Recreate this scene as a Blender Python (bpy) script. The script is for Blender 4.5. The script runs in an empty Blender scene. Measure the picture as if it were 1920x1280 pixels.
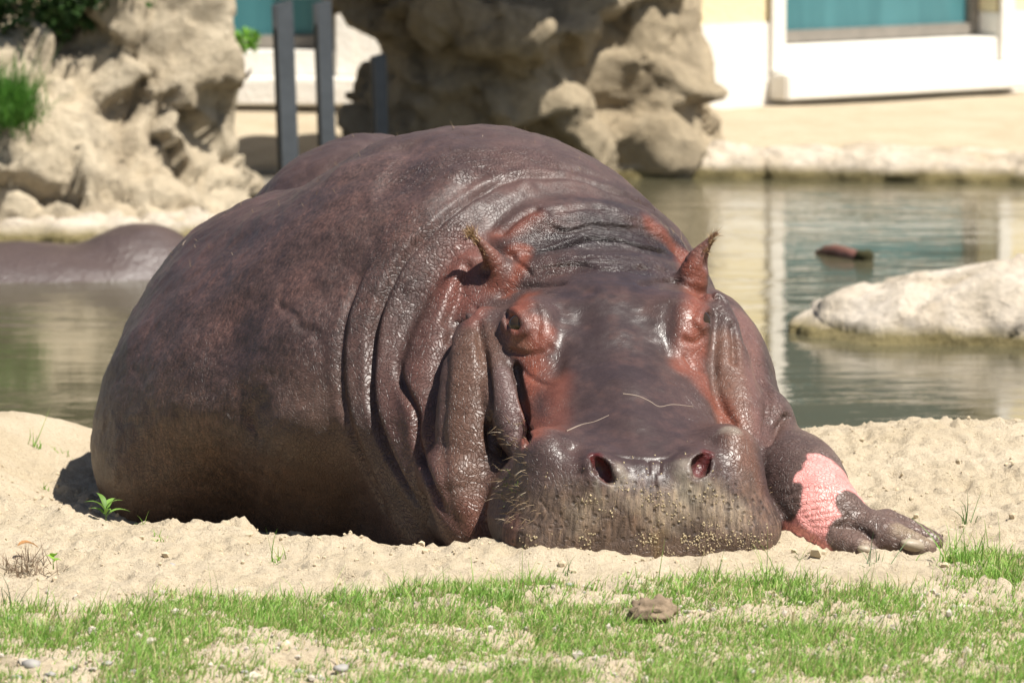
import bpy, bmesh, math, random
import numpy as np
from mathutils import Vector, Matrix
random.seed(7); RNG = np.random.default_rng(11)
S = bpy.context.scene
COL = S.collection

# ---------------------------------------------------------------- camera, sky, sun, exposure
CAM_D, CAM_H, FPX = 10.0, 1.6, 10000.0          # metres to the muzzle, lens height, focal length in photo pixels
PITCH = math.atan2(CAM_H, CAM_D) - math.atan2(410, FPX)
cam_data = bpy.data.cameras.new('camera'); cam = bpy.data.objects.new('camera', cam_data); COL.objects.link(cam)
cam.location = (0, -CAM_D, CAM_H); cam.rotation_euler = (math.pi/2 - PITCH, 0, 0)
cam_data.sensor_fit = 'HORIZONTAL'; cam_data.sensor_width = 36.0; cam_data.lens = FPX/1920*36
cam_data.clip_end = 500; cam_data.clip_start = 0.1
cam_data.dof.use_dof = True; cam_data.dof.focus_distance = 10.35; cam_data.dof.aperture_fstop = 8.0
S.camera = cam

TO_SUN = Vector((0.40, -0.26, 0.88)).normalized()
SUN_EL = math.asin(TO_SUN.z); SUN_ROT = math.atan2(TO_SUN.x, TO_SUN.y)
world = bpy.data.worlds.new('World'); S.world = world; world.use_nodes = True
wn = world.node_tree.nodes; wl = world.node_tree.links
sky = wn.new('ShaderNodeTexSky'); sky.sky_type = 'NISHITA'; sky.sun_disc = False
sky.sun_elevation = SUN_EL; sky.sun_rotation = SUN_ROT; sky.air_density = 1.0; sky.dust_density = 1.2
wl.new(sky.outputs[0], wn['Background'].inputs[0]); wn['Background'].inputs[1].default_value = 0.052
sun_data = bpy.data.lights.new('sun', 'SUN'); sun_data.energy = 5.0; sun_data.angle = math.radians(0.53); sun_data.color = (1.0, 0.955, 0.88)
sun = bpy.data.objects.new('sun', sun_data); COL.objects.link(sun)
sun.rotation_euler = (-TO_SUN).to_track_quat('-Z', 'Y').to_euler(); sun.location = (3, -2, 6)
S.view_settings.view_transform = 'Standard'; S.view_settings.look = 'None'; S.view_settings.gamma = 1.0
S.view_settings.exposure = 0.88; S.view_settings.use_curve_mapping = False

# ---------------------------------------------------------------- helpers
CP, SP = math.cos(PITCH), math.sin(PITCH)
def ray(px, py):                                 # photo pixel -> direction with unit forward component
    a = (px - 960)/FPX; b = (640 - py)/FPX
    return np.array([a, CP + b*SP, -SP + b*CP])
def at_y(px, py, y):                             # point of the pixel's ray at world depth y
    d = ray(px, py); t = (y + CAM_D)/d[1]
    return np.array([0, -CAM_D, CAM_H]) + t*d
def at_z(px, py, z):                             # point of the pixel's ray at height z
    d = ray(px, py); t = (z - CAM_H)/d[2]
    return np.array([0, -CAM_D, CAM_H]) + t*d
def project(P):
    q = P - np.array([0, -CAM_D, CAM_H]); f = q[:, 1]*CP - q[:, 2]*SP; u = q[:, 1]*SP + q[:, 2]*CP
    return 960 + FPX*q[:, 0]/f, 640 - FPX*u/f
def smooth(a, b, x):
    t = np.clip((x - a)/(b - a), 0, 1); return t*t*(3 - 2*t)

def _hash(i, j, k, seed):
    h = (i.astype(np.uint32)*np.uint32(374761393) + j.astype(np.uint32)*np.uint32(668265263)
         + k.astype(np.uint32)*np.uint32(2147483647) + np.uint32((seed*974711 + 12345) & 0xffffffff))
    h = (h ^ (h >> np.uint32(13)))*np.uint32(1274126177)
    h = h ^ (h >> np.uint32(16))
    return (h & np.uint32(0xffffff)).astype(np.float32)/np.float32(0xffffff)
def vnoise(x, y, z, seed=0):                      # value noise, -1..1
    x, y, z = np.broadcast_arrays(np.asarray(x, np.float32), np.asarray(y, np.float32), np.asarray(z, np.float32))
    xi = np.floor(x); yi = np.floor(y); zi = np.floor(z)
    fx = x - xi; fy = y - yi; fz = z - zi
    fx = fx*fx*fx*(fx*(fx*6 - 15) + 10); fy = fy*fy*fy*(fy*(fy*6 - 15) + 10); fz = fz*fz*fz*(fz*(fz*6 - 15) + 10)
    xi = xi.astype(np.int64); yi = yi.astype(np.int64); zi = zi.astype(np.int64)
    r = 0
    for dx in (0, 1):
        for dy in (0, 1):
            for dz in (0, 1):
                w = (fx if dx else 1 - fx)*(fy if dy else 1 - fy)*(fz if dz else 1 - fz)
                r = r + w*_hash(xi + dx, yi + dy, zi + dz, seed)
    return r*2 - 1
def fbm(x, y, z, oct=4, seed=0, gain=0.5):
    a = 1.0; s = 0; f = 1.0; n = 0
    for o in range(oct):
        s = s + a*vnoise(x*f, y*f, z*f, seed + o*17); n += a; a *= gain; f *= 2.03
    return s/n

def mesh_from(name, V, F, smooth_shade=True):     # V (n,3), F (m,3|4)
    me = bpy.data.meshes.new(name); V = np.asarray(V, np.float32); F = np.asarray(F, np.int32); k = F.shape[1]
    me.vertices.add(len(V)); me.vertices.foreach_set('co', V.ravel())
    me.loops.add(F.size); me.loops.foreach_set('vertex_index', F.ravel())
    me.polygons.add(len(F)); me.polygons.foreach_set('loop_start', np.arange(0, F.size, k, dtype=np.int32))
    me.polygons.foreach_set('use_smooth', np.full(len(F), smooth_shade)); me.update(calc_edges=True); me.validate()
    return me
def link(name, me, mat=None, parent=None, loc=None):
    o = bpy.data.objects.new(name, me); COL.objects.link(o)
    if mat is not None and me is not None and len(me.materials) == 0: me.materials.append(mat)
    if parent is not None: o.parent = parent
    if loc is not None: o.location = loc
    return o
def tag(o, label=None, cat=None, group=None, kind=None):
    if label: o['label'] = label
    if cat: o['category'] = cat
    if group: o['group'] = group
    if kind: o['kind'] = kind
    return o
def set_attr(me, name, arr):                      # float colour per point
    arr = np.asarray(arr, np.float32)
    if arr.ndim == 1:
        a = me.attributes.new(name, 'FLOAT', 'POINT'); a.data.foreach_set('value', arr)
    else:
        c = np.ones((len(arr), 4), np.float32); c[:, :3] = arr[:, :3]
        a = me.attributes.new(name, 'FLOAT_COLOR', 'POINT'); a.data.foreach_set('color', c.ravel())

# ---- signed-distance modelling: a list of smooth-blended shapes, meshed with surface nets
class Sdf:
    def __init__(s): s.ops = []
    def add(s, fn, lo, hi, k, mode='u'):
        m = k + 0.03; s.ops.append((fn, np.array(lo) - m, np.array(hi) + m, k, mode)); return s
    def ell(s, c, r, rot=(0, 0, 0), k=0.05, mode='u'):
        from mathutils import Euler
        R = np.array(Euler(rot).to_matrix()).T.astype(np.float32); c = np.array(c, np.float32); r = np.array(r, np.float32); ir = 1/r; ir2 = ir*ir
        ext = np.sqrt(((R.T*r)**2).sum(1))
        def fn(x, y, z):
            x = x - c[0]; y = y - c[1]; z = z - c[2]
            a = R[0, 0]*x + R[0, 1]*y + R[0, 2]*z; b = R[1, 0]*x + R[1, 1]*y + R[1, 2]*z; d = R[2, 0]*x + R[2, 1]*y + R[2, 2]*z
            k0 = np.sqrt((a*ir[0])**2 + (b*ir[1])**2 + (d*ir[2])**2); k1 = np.sqrt((a*ir2[0])**2 + (b*ir2[1])**2 + (d*ir2[2])**2) + 1e-6
            return k0*(k0 - 1)/k1
        return s.add(fn, c - ext, c + ext, k, mode)
    def cone(s, a, b, ra, rb, k=0.03, mode='u'):
        a = np.array(a, np.float32); b = np.array(b, np.float32); d = b - a; dd = float(d @ d) + 1e-9; rm = max(ra, rb)
        def fn(x, y, z):
            x = x - a[0]; y = y - a[1]; z = z - a[2]
            t = np.clip((x*d[0] + y*d[1] + z*d[2])/dd, 0, 1)
            return np.sqrt((x - t*d[0])**2 + (y - t*d[1])**2 + (z - t*d[2])**2) - (ra + (rb - ra)*t)
        return s.add(fn, np.minimum(a, b) - rm, np.maximum(a, b) + rm, k, mode)
    def chain(s, pts, k=0.03, mode='u'):           # (x,y,z,r) list as one shape
        P = [np.array(p, np.float32) for p in (spline(pts, 3) if len(pts) > 2 else pts)]
        A = np.array(P); rm = A[:, 3].max()
        def fn(x, y, z):
            best = None
            for p, q in zip(P[:-1], P[1:]):
                d = q[:3] - p[:3]; dd = float(d @ d) + 1e-9
                X = x - p[0]; Y = y - p[1]; Z = z - p[2]
                t = np.clip((X*d[0] + Y*d[1] + Z*d[2])/dd, 0, 1)
                v = np.sqrt((X - t*d[0])**2 + (Y - t*d[1])**2 + (Z - t*d[2])**2) - (p[3] + (q[3] - p[3])*t)
                best = v if best is None else np.minimum(best, v)
            return best
        return s.add(fn, A[:, :3].min(0) - rm, A[:, :3].max(0) + rm, k, mode)
    @staticmethod
    def blend(d, e, k, mode):
        if mode == 'u':
            h = np.clip(0.5 + 0.5*(d - e)/k, 0, 1); return d + (e - d)*h - k*h*(1 - h)
        if mode == 's':                             # carve e out of d
            h = np.clip(0.5 - 0.5*(d + e)/k, 0, 1); return d + (-e - d)*h + k*h*(1 - h)
        h = np.clip(0.5 - 0.5*(d - e)/k, 0, 1); return d + (e - d)*h + k*h*(1 - h)     # 'i' keep only inside e
    def __call__(s, P):
        P = np.asarray(P, np.float32); D = np.full(len(P), 1.0, np.float32)
        for fn, lo, hi, k, mode in s.ops:
            m = np.all((P > lo) & (P < hi), axis=1)
            if mode == 'i': m[:] = True
            if not m.any(): continue
            q = P[m]; D[m] = s.blend(D[m], fn(q[:, 0], q[:, 1], q[:, 2]), k, mode)
        return D
    def grid(s, ax):                                 # ax: three coordinate arrays (spacing may vary)
        ax = [np.asarray(a, np.float32) for a in ax]
        D = np.full([len(a) for a in ax], 1.0, np.float32)
        for fn, l, u, k, mode in s.ops:
            if mode == 'i': sl = [slice(0, len(a)) for a in ax]
            else: sl = [slice(max(0, np.searchsorted(ax[i], l[i])), np.searchsorted(ax[i], u[i])) for i in range(3)]
            if any(q.stop <= q.start for q in sl): continue
            x = ax[0][sl[0]][:, None, None]; y = ax[1][sl[1]][None, :, None]; z = ax[2][sl[2]][None, None, :]
            D[tuple(sl)] = s.blend(D[tuple(sl)], fn(x, y, z), k, mode)
        return D
    def hit(s, pix, tmin=7.0, tmax=14.0):            # march pixel rays to the surface
        o = np.array([0, -CAM_D, CAM_H]); d = np.array([ray(*p[:2]) for p in pix]); t = np.full(len(d), tmin); done = np.zeros(len(d), bool)
        for i in range(160):
            v = s(o + t[:, None]*d); t = np.where(done, t, t + np.clip(v*0.8, 0.0008, 0.12)); done |= (v < 0.0006) | (t > tmax)
            if done.all(): break
        return o + t[:, None]*d

def surface_nets(D, ax):
    ins = D < 0; n = np.array(D.shape)
    cnt = np.zeros(n - 1, np.int8)
    offs = [(i, j, k) for i in (0, 1) for j in (0, 1) for k in (0, 1)]
    for (i, j, k) in offs: cnt += ins[i:n[0]-1+i, j:n[1]-1+j, k:n[2]-1+k]
    act = (cnt > 0) & (cnt < 8); C = np.argwhere(act); idx = np.full(n - 1, -1, np.int32); idx[act] = np.arange(len(C))
    vals = np.stack([D[C[:, 0]+i, C[:, 1]+j, C[:, 2]+k] for (i, j, k) in offs], 1)
    acc = np.zeros((len(C), 3)); num = np.zeros(len(C))
    for a in range(8):
        for b in range(a + 1, 8):
            if sum(x != y for x, y in zip(offs[a], offs[b])) != 1: continue
            va, vb = vals[:, a], vals[:, b]; m = (va < 0) != (vb < 0)
            t = va[m]/(va[m] - vb[m]); pa = np.array(offs[a], float); pb = np.array(offs[b], float)
            acc[m] += pa + t[:, None]*(pb - pa); num[m] += 1
    fr = acc/num[:, None]
    V = np.stack([ax[i][C[:, i]] + fr[:, i]*(ax[i][C[:, i] + 1] - ax[i][C[:, i]]) for i in range(3)], 1).astype(np.float64)
    Q = []
    for ax in range(3):
        o1, o2 = [(1, 2), (2, 0), (0, 1)][ax]
        sl0 = [slice(1, n[i]-1) for i in range(3)]; sl0[ax] = slice(0, n[ax]-1)
        sl1 = list(sl0); sl1[ax] = slice(1, n[ax])
        a = ins[tuple(sl0)]; b = ins[tuple(sl1)]; E = np.argwhere(a != b); flip = a[a != b]
        st = np.array([sl0[i].start for i in range(3)]); E = E + st
        e1 = np.zeros(3, int); e1[o1] = 1; e2 = np.zeros(3, int); e2[o2] = 1
        q = np.stack([idx[tuple((E - e1 - e2).T)], idx[tuple((E - e2).T)], idx[tuple(E.T)], idx[tuple((E - e1).T)]], 1)
        q[~flip] = q[~flip][:, ::-1]; Q.append(q)
    return V, np.concatenate(Q)
def quad_edges(F):
    E = np.concatenate([F[:, [0, 1]], F[:, [1, 2]], F[:, [2, 3]], F[:, [3, 0]]]); return np.sort(E, 1)
def v_normals(V, F):
    fn = np.cross(V[F[:, 2]] - V[F[:, 0]], V[F[:, 3]] - V[F[:, 1]]); N = np.zeros_like(V)
    for c in range(3):
        for k in range(4): N[:, c] += np.bincount(F[:, k], fn[:, c], len(V))
    return N/(np.linalg.norm(N, axis=1, keepdims=True) + 1e-12)
def relax(V, F, it=2, w=0.5):
    E = np.unique(quad_edges(F), axis=0); deg = np.bincount(E.ravel(), minlength=len(V))[:, None]
    for _ in range(it):
        A = np.zeros_like(V)
        for c in range(3): A[:, c] = np.bincount(E[:, 0], V[E[:, 1], c], len(V)) + np.bincount(E[:, 1], V[E[:, 0], c], len(V))
        V = V*(1 - w) + w*A/deg
    return V
def subdivide(V, F):
    E = quad_edges(F); U, inv = np.unique(E[:, 0].astype(np.int64)*len(V) + E[:, 1], return_inverse=True)
    ue = np.stack([U//len(V), U % len(V)], 1); nv = len(V); m = len(F)
    V2 = np.concatenate([V, V[ue].mean(1), V[F].mean(1)])
    e = inv.reshape(4, m).T + nv; c = np.arange(m) + nv + len(ue)
    F2 = np.concatenate([np.stack([F[:, i], e[:, i], c, e[:, (i+3) % 4]], 1) for i in range(4)])
    return V2, F2
def snap(V, F, sdf, it=2):
    for _ in range(it):
        N = v_normals(V, F); V = V - N*np.clip(sdf(V), -0.006, 0.006)[:, None]
    return V
def seg_dist(P, path):                              # distance to a 3-D polyline, parameter 0..1 and signed side are not needed
    best = np.full(len(P), 1e9); par = np.zeros(len(P)); L = np.r_[0, np.cumsum(np.linalg.norm(np.diff(path, axis=0), axis=1))]
    for i in range(len(path) - 1):
        a, b = path[i], path[i+1]; d = b - a; t = np.clip(((P - a) @ d)/(d @ d + 1e-12), 0, 1)
        q = np.linalg.norm(P - a - t[:, None]*d, axis=1); m = q < best
        best[m] = q[m]; par[m] = (L[i] + t[m]*(L[i+1] - L[i]))/L[-1]
    return best, par
def spline(pts, n=8):                               # Catmull-Rom through points
    p = np.array(pts, float); p = np.vstack([2*p[0] - p[1], p, 2*p[-1] - p[-2]]); out = []
    for i in range(1, len(p) - 2):
        for t in np.linspace(0, 1, n, endpoint=False):
            out.append(0.5*((2*p[i]) + (-p[i-1] + p[i+1])*t + (2*p[i-1] - 5*p[i] + 4*p[i+1] - p[i+2])*t*t + (-p[i-1] + 3*p[i] - 3*p[i+1] + p[i+2])*t**3))
    out.append(p[-2]); return np.array(out)

def axis(parts):                                    # [(start, step), ..., end] -> coordinates
    out = []
    for (a, h), nx in zip(parts[:-1], parts[1:]):
        e = nx[0] if isinstance(nx, tuple) else nx; n = max(1, int(round((e - a)/h))); out += list(np.linspace(a, e, n, endpoint=False))
    return np.array(out + [parts[-1]], np.float32)
def icosphere(sub=1):
    bm = bmesh.new(); bmesh.ops.create_icosphere(bm, subdivisions=sub, radius=1); V = np.array([v.co[:] for v in bm.verts]); F = np.array([[v.index for v in f.verts] for f in bm.faces]); bm.free(); return V, F
def heightgrid(xs, ys, fn):
    X, Y = np.meshgrid(xs, ys, indexing='ij'); Z = fn(X.ravel(), Y.ravel()); I = np.arange(X.size).reshape(X.shape)
    F = np.stack([I[:-1, :-1], I[1:, :-1], I[1:, 1:], I[:-1, 1:]], -1).reshape(-1, 4)
    return np.stack([X.ravel(), Y.ravel(), Z], 1), F
def box_mesh(name, lo, hi, bev=0.0):
    bm = bmesh.new(); bmesh.ops.create_cube(bm, size=1)
    for v in bm.verts: v.co = [(lo[i] + hi[i])/2 + v.co[i]*(hi[i] - lo[i]) for i in range(3)]
    if bev: bmesh.ops.bevel(bm, geom=bm.edges[:], offset=bev, segments=2, affect='EDGES')
    me = bpy.data.meshes.new(name); bm.to_mesh(me); bm.free(); return me

# ---------------------------------------------------------------- materials
class Mat:
    def __init__(s, name):
        s.m = bpy.data.materials.new(name); s.m.use_nodes = True; s.t = s.m.node_tree; s.b = s.t.nodes['Principled BSDF']
    def n(s, typ, **kw):
        nd = s.t.nodes.new('ShaderNode' + typ)
        for k, v in kw.items():
            if k in nd.inputs: s.put(v, nd.inputs[k])
            else: setattr(nd, k, v)
        return nd
    def put(s, v, sock):
        if isinstance(v, bpy.types.NodeSocket): s.t.links.new(v, sock)
        elif isinstance(v, bpy.types.Node): s.t.links.new(v.outputs[0], sock)
        else: sock.default_value = v if not (isinstance(v, tuple) and len(v) == 3 and sock.type == 'RGBA') else v + (1,)
    def set(s, **kw):
        for k, v in kw.items(): s.put(v, s.b.inputs[k.replace('_', ' ')])
        return s
    def coord(s, scale=(1, 1, 1), rot=(0, 0, 0), obj=True):
        tc = s.n('TexCoord'); mp = s.n('Mapping'); s.t.links.new(tc.outputs['Object' if obj else 'Generated'], mp.inputs['Vector'])
        mp.inputs['Scale'].default_value = scale; mp.inputs['Rotation'].default_value = rot; return mp.outputs[0]
    def noise(s, scale, detail=4, rough=0.55, vec=None, dist=0.0):
        nd = s.n('TexNoise'); nd.inputs['Scale'].default_value = scale; nd.inputs['Detail'].default_value = detail; nd.inputs['Roughness'].default_value = rough; nd.inputs['Distortion'].default_value = dist
        if vec is not None: s.t.links.new(vec, nd.inputs['Vector'])
        return nd.outputs[0]
    def ramp(s, fac, stops):
        nd = s.n('ValToRGB'); s.put(fac, nd.inputs[0]); e = nd.color_ramp.elements
        while len(e) < len(stops): e.new(0.5)
        for el, (p, c) in zip(e, stops): el.position = p; el.color = (c, c, c, 1) if not isinstance(c, tuple) else c + (1,)
        return nd.outputs[0]
    def mix(s, fac, a, b, blend='MIX'):
        nd = s.n('Mix', data_type='RGBA', blend_type=blend); s.put(fac, nd.inputs[0]); s.put(a, nd.inputs[6]); s.put(b, nd.inputs[7]); return nd.outputs[2]
    def math(s, op, a, b=0.0, c=None, clamp=False):
        nd = s.n('Math', operation=op, use_clamp=clamp); s.put(a, nd.inputs[0]); s.put(b, nd.inputs[1])
        if c is not None: s.put(c, nd.inputs[2])
        return nd.outputs[0]
    def attr(s, name):
        nd = s.n('Attribute', attribute_name=name); return nd
    def bump(s, h, dist, strength=1.0, normal=None):
        nd = s.n('Bump'); s.put(h, nd.inputs['Height']); s.put(dist, nd.inputs['Distance']); s.put(strength, nd.inputs['Strength'])
        if normal is not None: s.t.links.new(normal, nd.inputs['Normal'])
        return nd.outputs[0]
def plain(name, col, rough=0.6, spec=0.5, var=0.25, scale=30, bump=0.0, metal=0.0):
    m = Mat(name); v = m.coord(); n = m.noise(scale, 5, 0.6, v)
    f = m.ramp(n, [(0.3, 1 - var), (0.7, 1 + 0*var)]); m.set(Base_Color=m.mix(1.0, col, f, 'MULTIPLY'), Roughness=rough, Specular_IOR_Level=spec, Metallic=metal)
    if bump: m.set(Normal=m.bump(n, bump))
    return m.m
# ---------------------------------------------------------------- the resting hippopotamus
YAW = math.radians(7.5); HO = np.array([0.262, 0.0, 0.0])
def hd(u, v, w):                                    # head frame (right, back, up) -> world
    return HO + np.array([u*math.cos(YAW) - v*math.sin(YAW), u*math.sin(YAW) + v*math.cos(YAW), w])
def pc(px, py, y, r): return tuple(at_y(px, py, y)) + (r,)
def build_hippo_sdf():
    s = Sdf(); E = s.ell
    # trunk
    E((-0.085, 1.24, 0.13), (0.535, 0.58, 0.598), (0, 0, 0.15), 0.10)
    E((-0.29, 1.47, 0.08), (0.56, 0.74, 0.500), (0, 0, 0.2), 0.14)
    E((-0.335, 2.12, 0.08), (0.37, 0.46, 0.56), (0, 0, 0), 0.10)
    E((-0.53, 1.58, 0.15), (0.27, 0.45, 0.36), (0, 0, 0.2), 0.12)
    E((-0.575, 1.28, 0.01), (0.262, 0.36, 0.27), (0, 0, 0.5), 0.20)
    E((-0.30, 0.98, 0.02), (0.26, 0.34, 0.30), (0, 0, 0.4), 0.16)
    s.cone((0.175, 0.74, 0.16), (0.05, 1.12, 0.20), 0.325, 0.42, 0.08)          # neck
    E((-0.06, 0.78, 0.05), (0.25, 0.30, 0.30), (0, 0, 0), 0.10)                   # left shoulder
    E((0.41, 0.86, 0.185), (0.125, 0.26, 0.225), (0, 0, 0.2), 0.06)                 # right side of the neck
    # head
    for sg in (-1, 1):
        s.cone(hd(sg*0.110, 0.11, 0.090), hd(sg*0.085, 0.56, 0.262), 0.088, 0.105, 0.07)
    s.cone(hd(0, 0.10, 0.100), hd(0, 0.62, 0.308), 0.092, 0.112, 0.08)
    E(hd(0, 0.76, 0.295), (0.215, 0.19, 0.165), (0, 0, YAW), 0.05)
    # lip block: wide, flat-fronted, narrower towards the top
    c = hd(0, 0.165, 0.075); ca, sa = math.cos(YAW), math.sin(YAW)
    def lip(x, y, z):
        X = x - c[0]; Y = y - c[1]; u = X*ca + Y*sa; v = -X*sa + Y*ca; w = z - c[2]
        v = v - 0.45*u*u - 0.22*w                                                # front bows back at the sides, slopes back upwards
        wid = 0.266 - 0.40*np.maximum(w, -0.02)
        r = 0.085; w = w + 0.010*np.cos(u*12) + 0.006*np.sin(u*23 + 1)
        qx = np.abs(u) - (wid - r); qy = np.abs(v) - (0.155 - r); qz = np.abs(w) - (0.122 - r)
        return np.sqrt(np.maximum(qx, 0)**2 + np.maximum(qy, 0)**2 + np.maximum(qz, 0)**2) + np.minimum(np.maximum(np.maximum(qx, qy), qz), 0) - r
    s.add(lip, c - 0.34, c + 0.34, 0.045); s.lip = lip
    for sg in (-1, 1):
        E(hd(sg*0.180, 0.150, 0.172), (0.060, 0.084, 0.058), (0.35, 0, YAW), 0.045)   # tusk-root swellings
        E(hd(sg*0.095, 0.065, 0.150), (0.050, 0.055, 0.050), (0.3, 0, YAW - sg*0.3), 0.03)  # nostril mounds
        E(hd(sg*0.148, 0.565, 0.350), (0.072, 0.095, 0.092), (0.1, 0, YAW), 0.06)     # orbits
        E(hd(sg*0.150, 0.47, 0.255), (0.055, 0.11, 0.060), (0.45, 0, YAW), 0.03)      # cheekbones below the eyes
    E(hd(0, 0.60, 0.325), (0.155, 0.085, 0.088), (0.2, 0, YAW), 0.05)               # brow plateau
    # jaw and cheeks
    E(hd(-0.02, 0.42, 0.05), (0.25, 0.33, 0.15), (0, 0, YAW), 0.05)
    s.chain([pc(908, 622, .61, .052), pc(893, 690, .54, .068), pc(888, 780, .48, .074), pc(888, 880, .43, .074), pc(896, 960, .40, .066), pc(912, 1010, .38, .05)], 0.035)
    s.chain([pc(918, 640, .56, .026), pc(934, 700, .47, .034), pc(950, 765, .41, .040), pc(962, 815, .37, .032), pc(972, 845, .34, .02)], 0.012)
    s.chain([pc(1340, 575, .64, .03), pc(1356, 640, .58, .038), pc(1352, 700, .52, .04)], 0.02)
    s.chain([pc(1362, 690, .56, .05), pc(1378, 770, .46, .055), pc(1385, 860, .38, .06), pc(1405, 960, .30, .06)], 0.025)
    # right foreleg stretched over the sand
    s.chain([(0.42, 0.76, 0.15, 0.13), pc(1420, 790, .56, .072), pc(1430, 850, .5, .08)], 0.035)
    s.chain([pc(1470, 885, .50, .090), pc(1495, 905, .36, .095), pc(1520, 950, .25, .085), pc(1540, 985, .2, .066)], 0.012)
    s.chain([pc(1540, 965, .22, .065), pc(1600, 994, .19, .052), pc(1660, 1012, .17, .040)], 0.05)
    s.chain([pc(1570, 1018, .14, .034), pc(1608, 1029, .10, .025), pc(1634, 1036, .085, .016)], 0.022)                     # toes
    s.chain([pc(1635, 1005, .16, .042), pc(1695, 1020, .13, .032), pc(1735, 1030, .12, .021)], 0.022)
    s.chain([pc(1660, 990, .22, .038), pc(1720, 1006, .21, .027), pc(1752, 1016, .20, .018)], 0.024)
    return s
HS = build_hippo_sdf()
def grad(P, e=0.004):
    g = np.stack([HS(P + e*np.eye(3)[i]) - HS(P - e*np.eye(3)[i]) for i in range(3)], 1); return g/(np.linalg.norm(g, axis=1, keepdims=True) + 1e-9)
def tube_on(pts, r, lift):                           # skin roll: stroke laid on the body
    pp = spline([(p[0], p[1]) for p in pts], 3); h = HS.hit(pp); rr = np.interp(np.linspace(0, 1, len(pp)), np.linspace(0, 1, len(r)), r)
    c = h - grad(h)*(rr*(1 - lift))[:, None]
    return [tuple(c[i]) + (float(rr[i]),) for i in range(len(pp))]
rolls = [   # photo path, radii, lift, blend
    ([(860, 330), (800, 395), (740, 470), (690, 560), (665, 650), (665, 750), (690, 850), (725, 940), (770, 1015)], [0.02, 0.045, 0.05, 0.055, 0.055, 0.05], 0.30, 0.03),
    ([(985, 352), (900, 395), (835, 450), (775, 520), (737, 600), (724, 690), (735, 770), (765, 850), (800, 930), (850, 1000)], [0.02, 0.05, 0.055, 0.06, 0.055, 0.05], 0.38, 0.02),
    ([(880, 500), (835, 570), (800, 660), (785, 740), (800, 830), (825, 900), (855, 970), (890, 1020)], [0.03, 0.055, 0.062, 0.062, 0.055], 0.50, 0.018),
    ([(950, 455), (1000, 412), (1070, 402), (1130, 405), (1200, 415), (1262, 450)], [0.03, 0.050, 0.058, 0.058, 0.050, 0.03], 0.42, 0.022),
    ([(950, 515), (1010, 500), (1080, 488), (1130, 490), (1200, 490), (1285, 508)], [0.03, 0.042, 0.048, 0.048, 0.042, 0.03], 0.36, 0.018),
    ([(880, 1060), (800, 1060)], [0.01, 0.01], 0.1, 0.02),
][:-1]
T = [tube_on(p, r, l) for p, r, l, k in rolls]
for t, (p, r, l, k) in zip(T, rolls): HS.chain(t, k)
# ears
for pts, side in (([(942, 540, .75, .036), (932, 505, .735, .027), (914, 476, .725, .017), (897, 452, .72, .010), (884, 436, .72, .005)], -1), ([(1296, 525, .80, .034), (1304, 495, .80, .026), (1318, 470, .80, .016), (1333, 450, .80, .009), (1343, 438, .80, .005)], 1)):
    HS.chain([pc(*p) for p in pts], 0.022)
    HS.chain([tuple(at_y(*p[:3]) + np.array((side*p[3]*.95, -p[3]*.35, 0))) + (p[3]*.55,) for p in pts[1:4]], 0.008, 's')
# nostrils, mouth corner, eyes
for a, b in (((1114, 856), (1146, 898)), ((1328, 850), (1306, 888))):
    h = HS.hit([a, b, ((a[0]+b[0])/2, (a[1]+b[1])/2)]); n = grad(h)
    HS.chain([tuple(h[0] - n[0]*.004) + (.007,), tuple(h[2] - n[2]*.014) + (.020,), tuple(h[1] - n[1]*.004) + (.010,)], 0.007, 's')
h = HS.hit(spline([(966, 690), (980, 745), (990, 795), (986, 832)], 3)); n = grad(h)
HS.chain([tuple(p) + (.008,) for p in h - n*.004], 0.008, 's')
EYES = []
for (ex, ey), upper, lower in (((965, 603), [(946, 602), (950, 586), (963, 582), (977, 594), (988, 616)], [(947, 604), (955, 618), (970, 628), (986, 622)]),
                               ((1322, 595), [(1309, 606), (1313, 590), (1322, 580), (1329, 584)], [(1309, 607), (1316, 613), (1326, 611)])):
    c = HS.hit([(ex, ey)])[0]; n = grad(np.array([c]))[0]; hu = HS.hit(upper); hl = HS.hit(lower); nu = grad(hu); nl = grad(hl)
    hu = np.where((np.linalg.norm(hu - c, axis=1) < .08)[:, None], hu, c); hl = np.where((np.linalg.norm(hl - c, axis=1) < .08)[:, None], hl, c)
    EYES.append((c - n*.015, n))
    HS.ell(c + n*.002, (.026, .026, .024), (0, 0, 0), 0.007, 's')
    HS.chain([tuple(p) + (.0070,) for p in hu - nu*.001], 0.012); HS.chain([tuple(p) + (.0060,) for p in hl - nl*.001], 0.012)
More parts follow.
